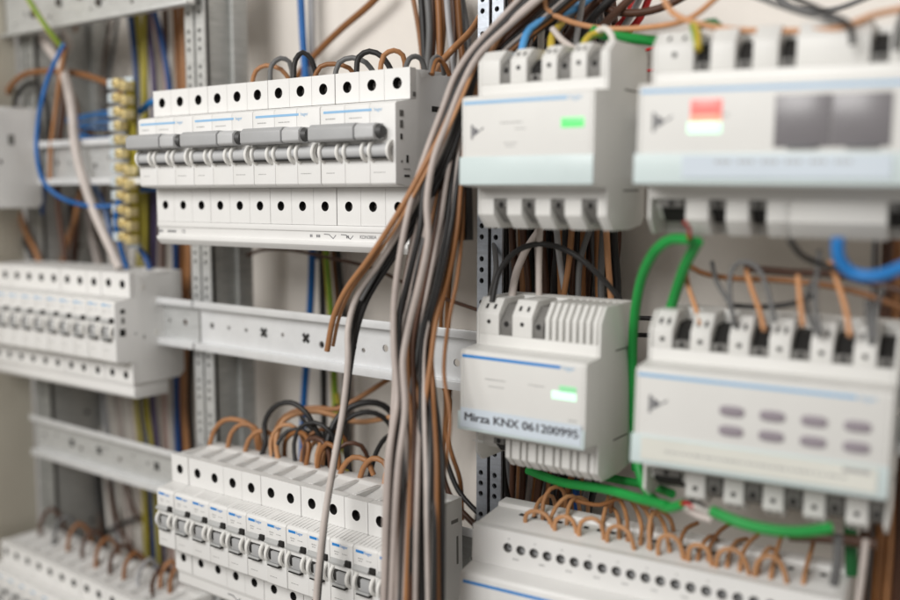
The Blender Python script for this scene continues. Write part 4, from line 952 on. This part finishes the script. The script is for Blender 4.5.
fly = [('orange-brown', [(548, -12), (512, 20), (470, 60), (452, 120), (436, 172), (424, 215), (412, 262), (402, 310), (410, 360), (418, 400), (412, 440), (407, 500), (402, 612)], 1.5),
       ('grey', [(548, -12), (512, 20), (486, 50), (468, 110), (456, 160), (447, 215), (436, 262), (424, 312), (416, 360), (410, 410), (420, 455), (424, 520), (420, 612)], 1.5),
       ('brown', [(548, -12), (512, 20), (484, 56), (472, 120), (464, 180), (462, 230), (457, 280), (449, 320), (444, 372), (450, 420), (446, 460), (437, 530), (441, 612)], 1.3),
       ('pale grey-beige', [(548, -12), (512, 20), (474, 66), (458, 118), (446, 170), (434, 214), (425, 250), (414, 290), (402, 330), (397, 380), (404, 420), (408, 470), (406, 540), (412, 612)], 1.7),
       ('orange-brown', [(548, -12), (512, 20), (492, 50), (474, 100), (463, 160), (459, 220), (450, 270), (437, 316), (430, 366), (424, 410), (418, 450), (419, 500), (415, 612)], 1.7)]
for i, (c, pts, r) in enumerate(fly):
    W(c, r, [424-min(k, 11)*(5.9)+(0 if i % 2 else 1.5) for k in range(len(pts))], pts, 'stray %s wire, %s from the left wandering across the front of the bundle' % (c, ORD[i+1]), 'wires of the thick hanging bundle')
# feed for the big bundle: dark mass coming from behind above the centre module
for i, (c, x) in enumerate((('black', 540), ('dark brown', 552), ('black', 565), ('grey', 576), ('dark brown', 590), ('black', 602), ('dark brown', 618))):
    W(c, 2.8, [475, 465, 455, 448], [(x+26, -16), (x-2, 12), (x-24, 38), (x-44, 76)], '%s wire, %s from the left slanting down behind the blue wire' % (c, ORD[i+1]), 'slanting wires behind the blue wire', wob=1)

# ------------------------------------------------------------------ world, lamps, camera
w = bpy.data.worlds.new('World'); scene.world = w; w.use_nodes = True
bg = w.node_tree.nodes['Background']; bg.inputs['Color'].default_value = (1.0, .94, .87, 1); bg.inputs['Strength'].default_value = .27
def area(name, loc, target, size, power, color, sy=None):
    L = bpy.data.lights.new(name, 'AREA'); L.energy = power; L.color = color; L.size = size
    if sy: L.shape = 'RECTANGLE'; L.size_y = sy
    o = bpy.data.objects.new(name, L); col.objects.link(o)
    o.location = Vector(loc)*S; d = (Vector(target)-Vector(loc)).normalized()
    o.rotation_euler = d.to_track_quat('-Z', 'Y').to_euler(); return o
area('key_lamp', (-260, -780, 620), (-330, 450, -60), .7, 14.8, (1, .985, .965))  # unseen soft key light added above and behind the camera
area('side_lamp', (-800, -500, 450), (-300, 450, -80), .4, 3.0, (1, .98, .95))

cam = bpy.data.cameras.new('camera'); co = bpy.data.objects.new('camera', cam); col.objects.link(co)
cam.sensor_width = 36; cam.lens = FPX/900*36
cam.clip_start = .01; cam.clip_end = 20
co.matrix_world = Matrix((( RT.x, UP.x, -FW.x, 0), (RT.y, UP.y, -FW.y, 0), (RT.z, UP.z, -FW.z, 0), (0, 0, 0, 1)))
cam.dof.use_dof = True; cam.dof.focus_distance = .556; cam.dof.aperture_fstop = 2.9
scene.camera = co
scene.view_settings.view_transform = 'Standard'; scene.view_settings.look = 'None'
scene.view_settings.exposure = 0; scene.view_settings.gamma = 1
scene.cycles.use_denoising = True
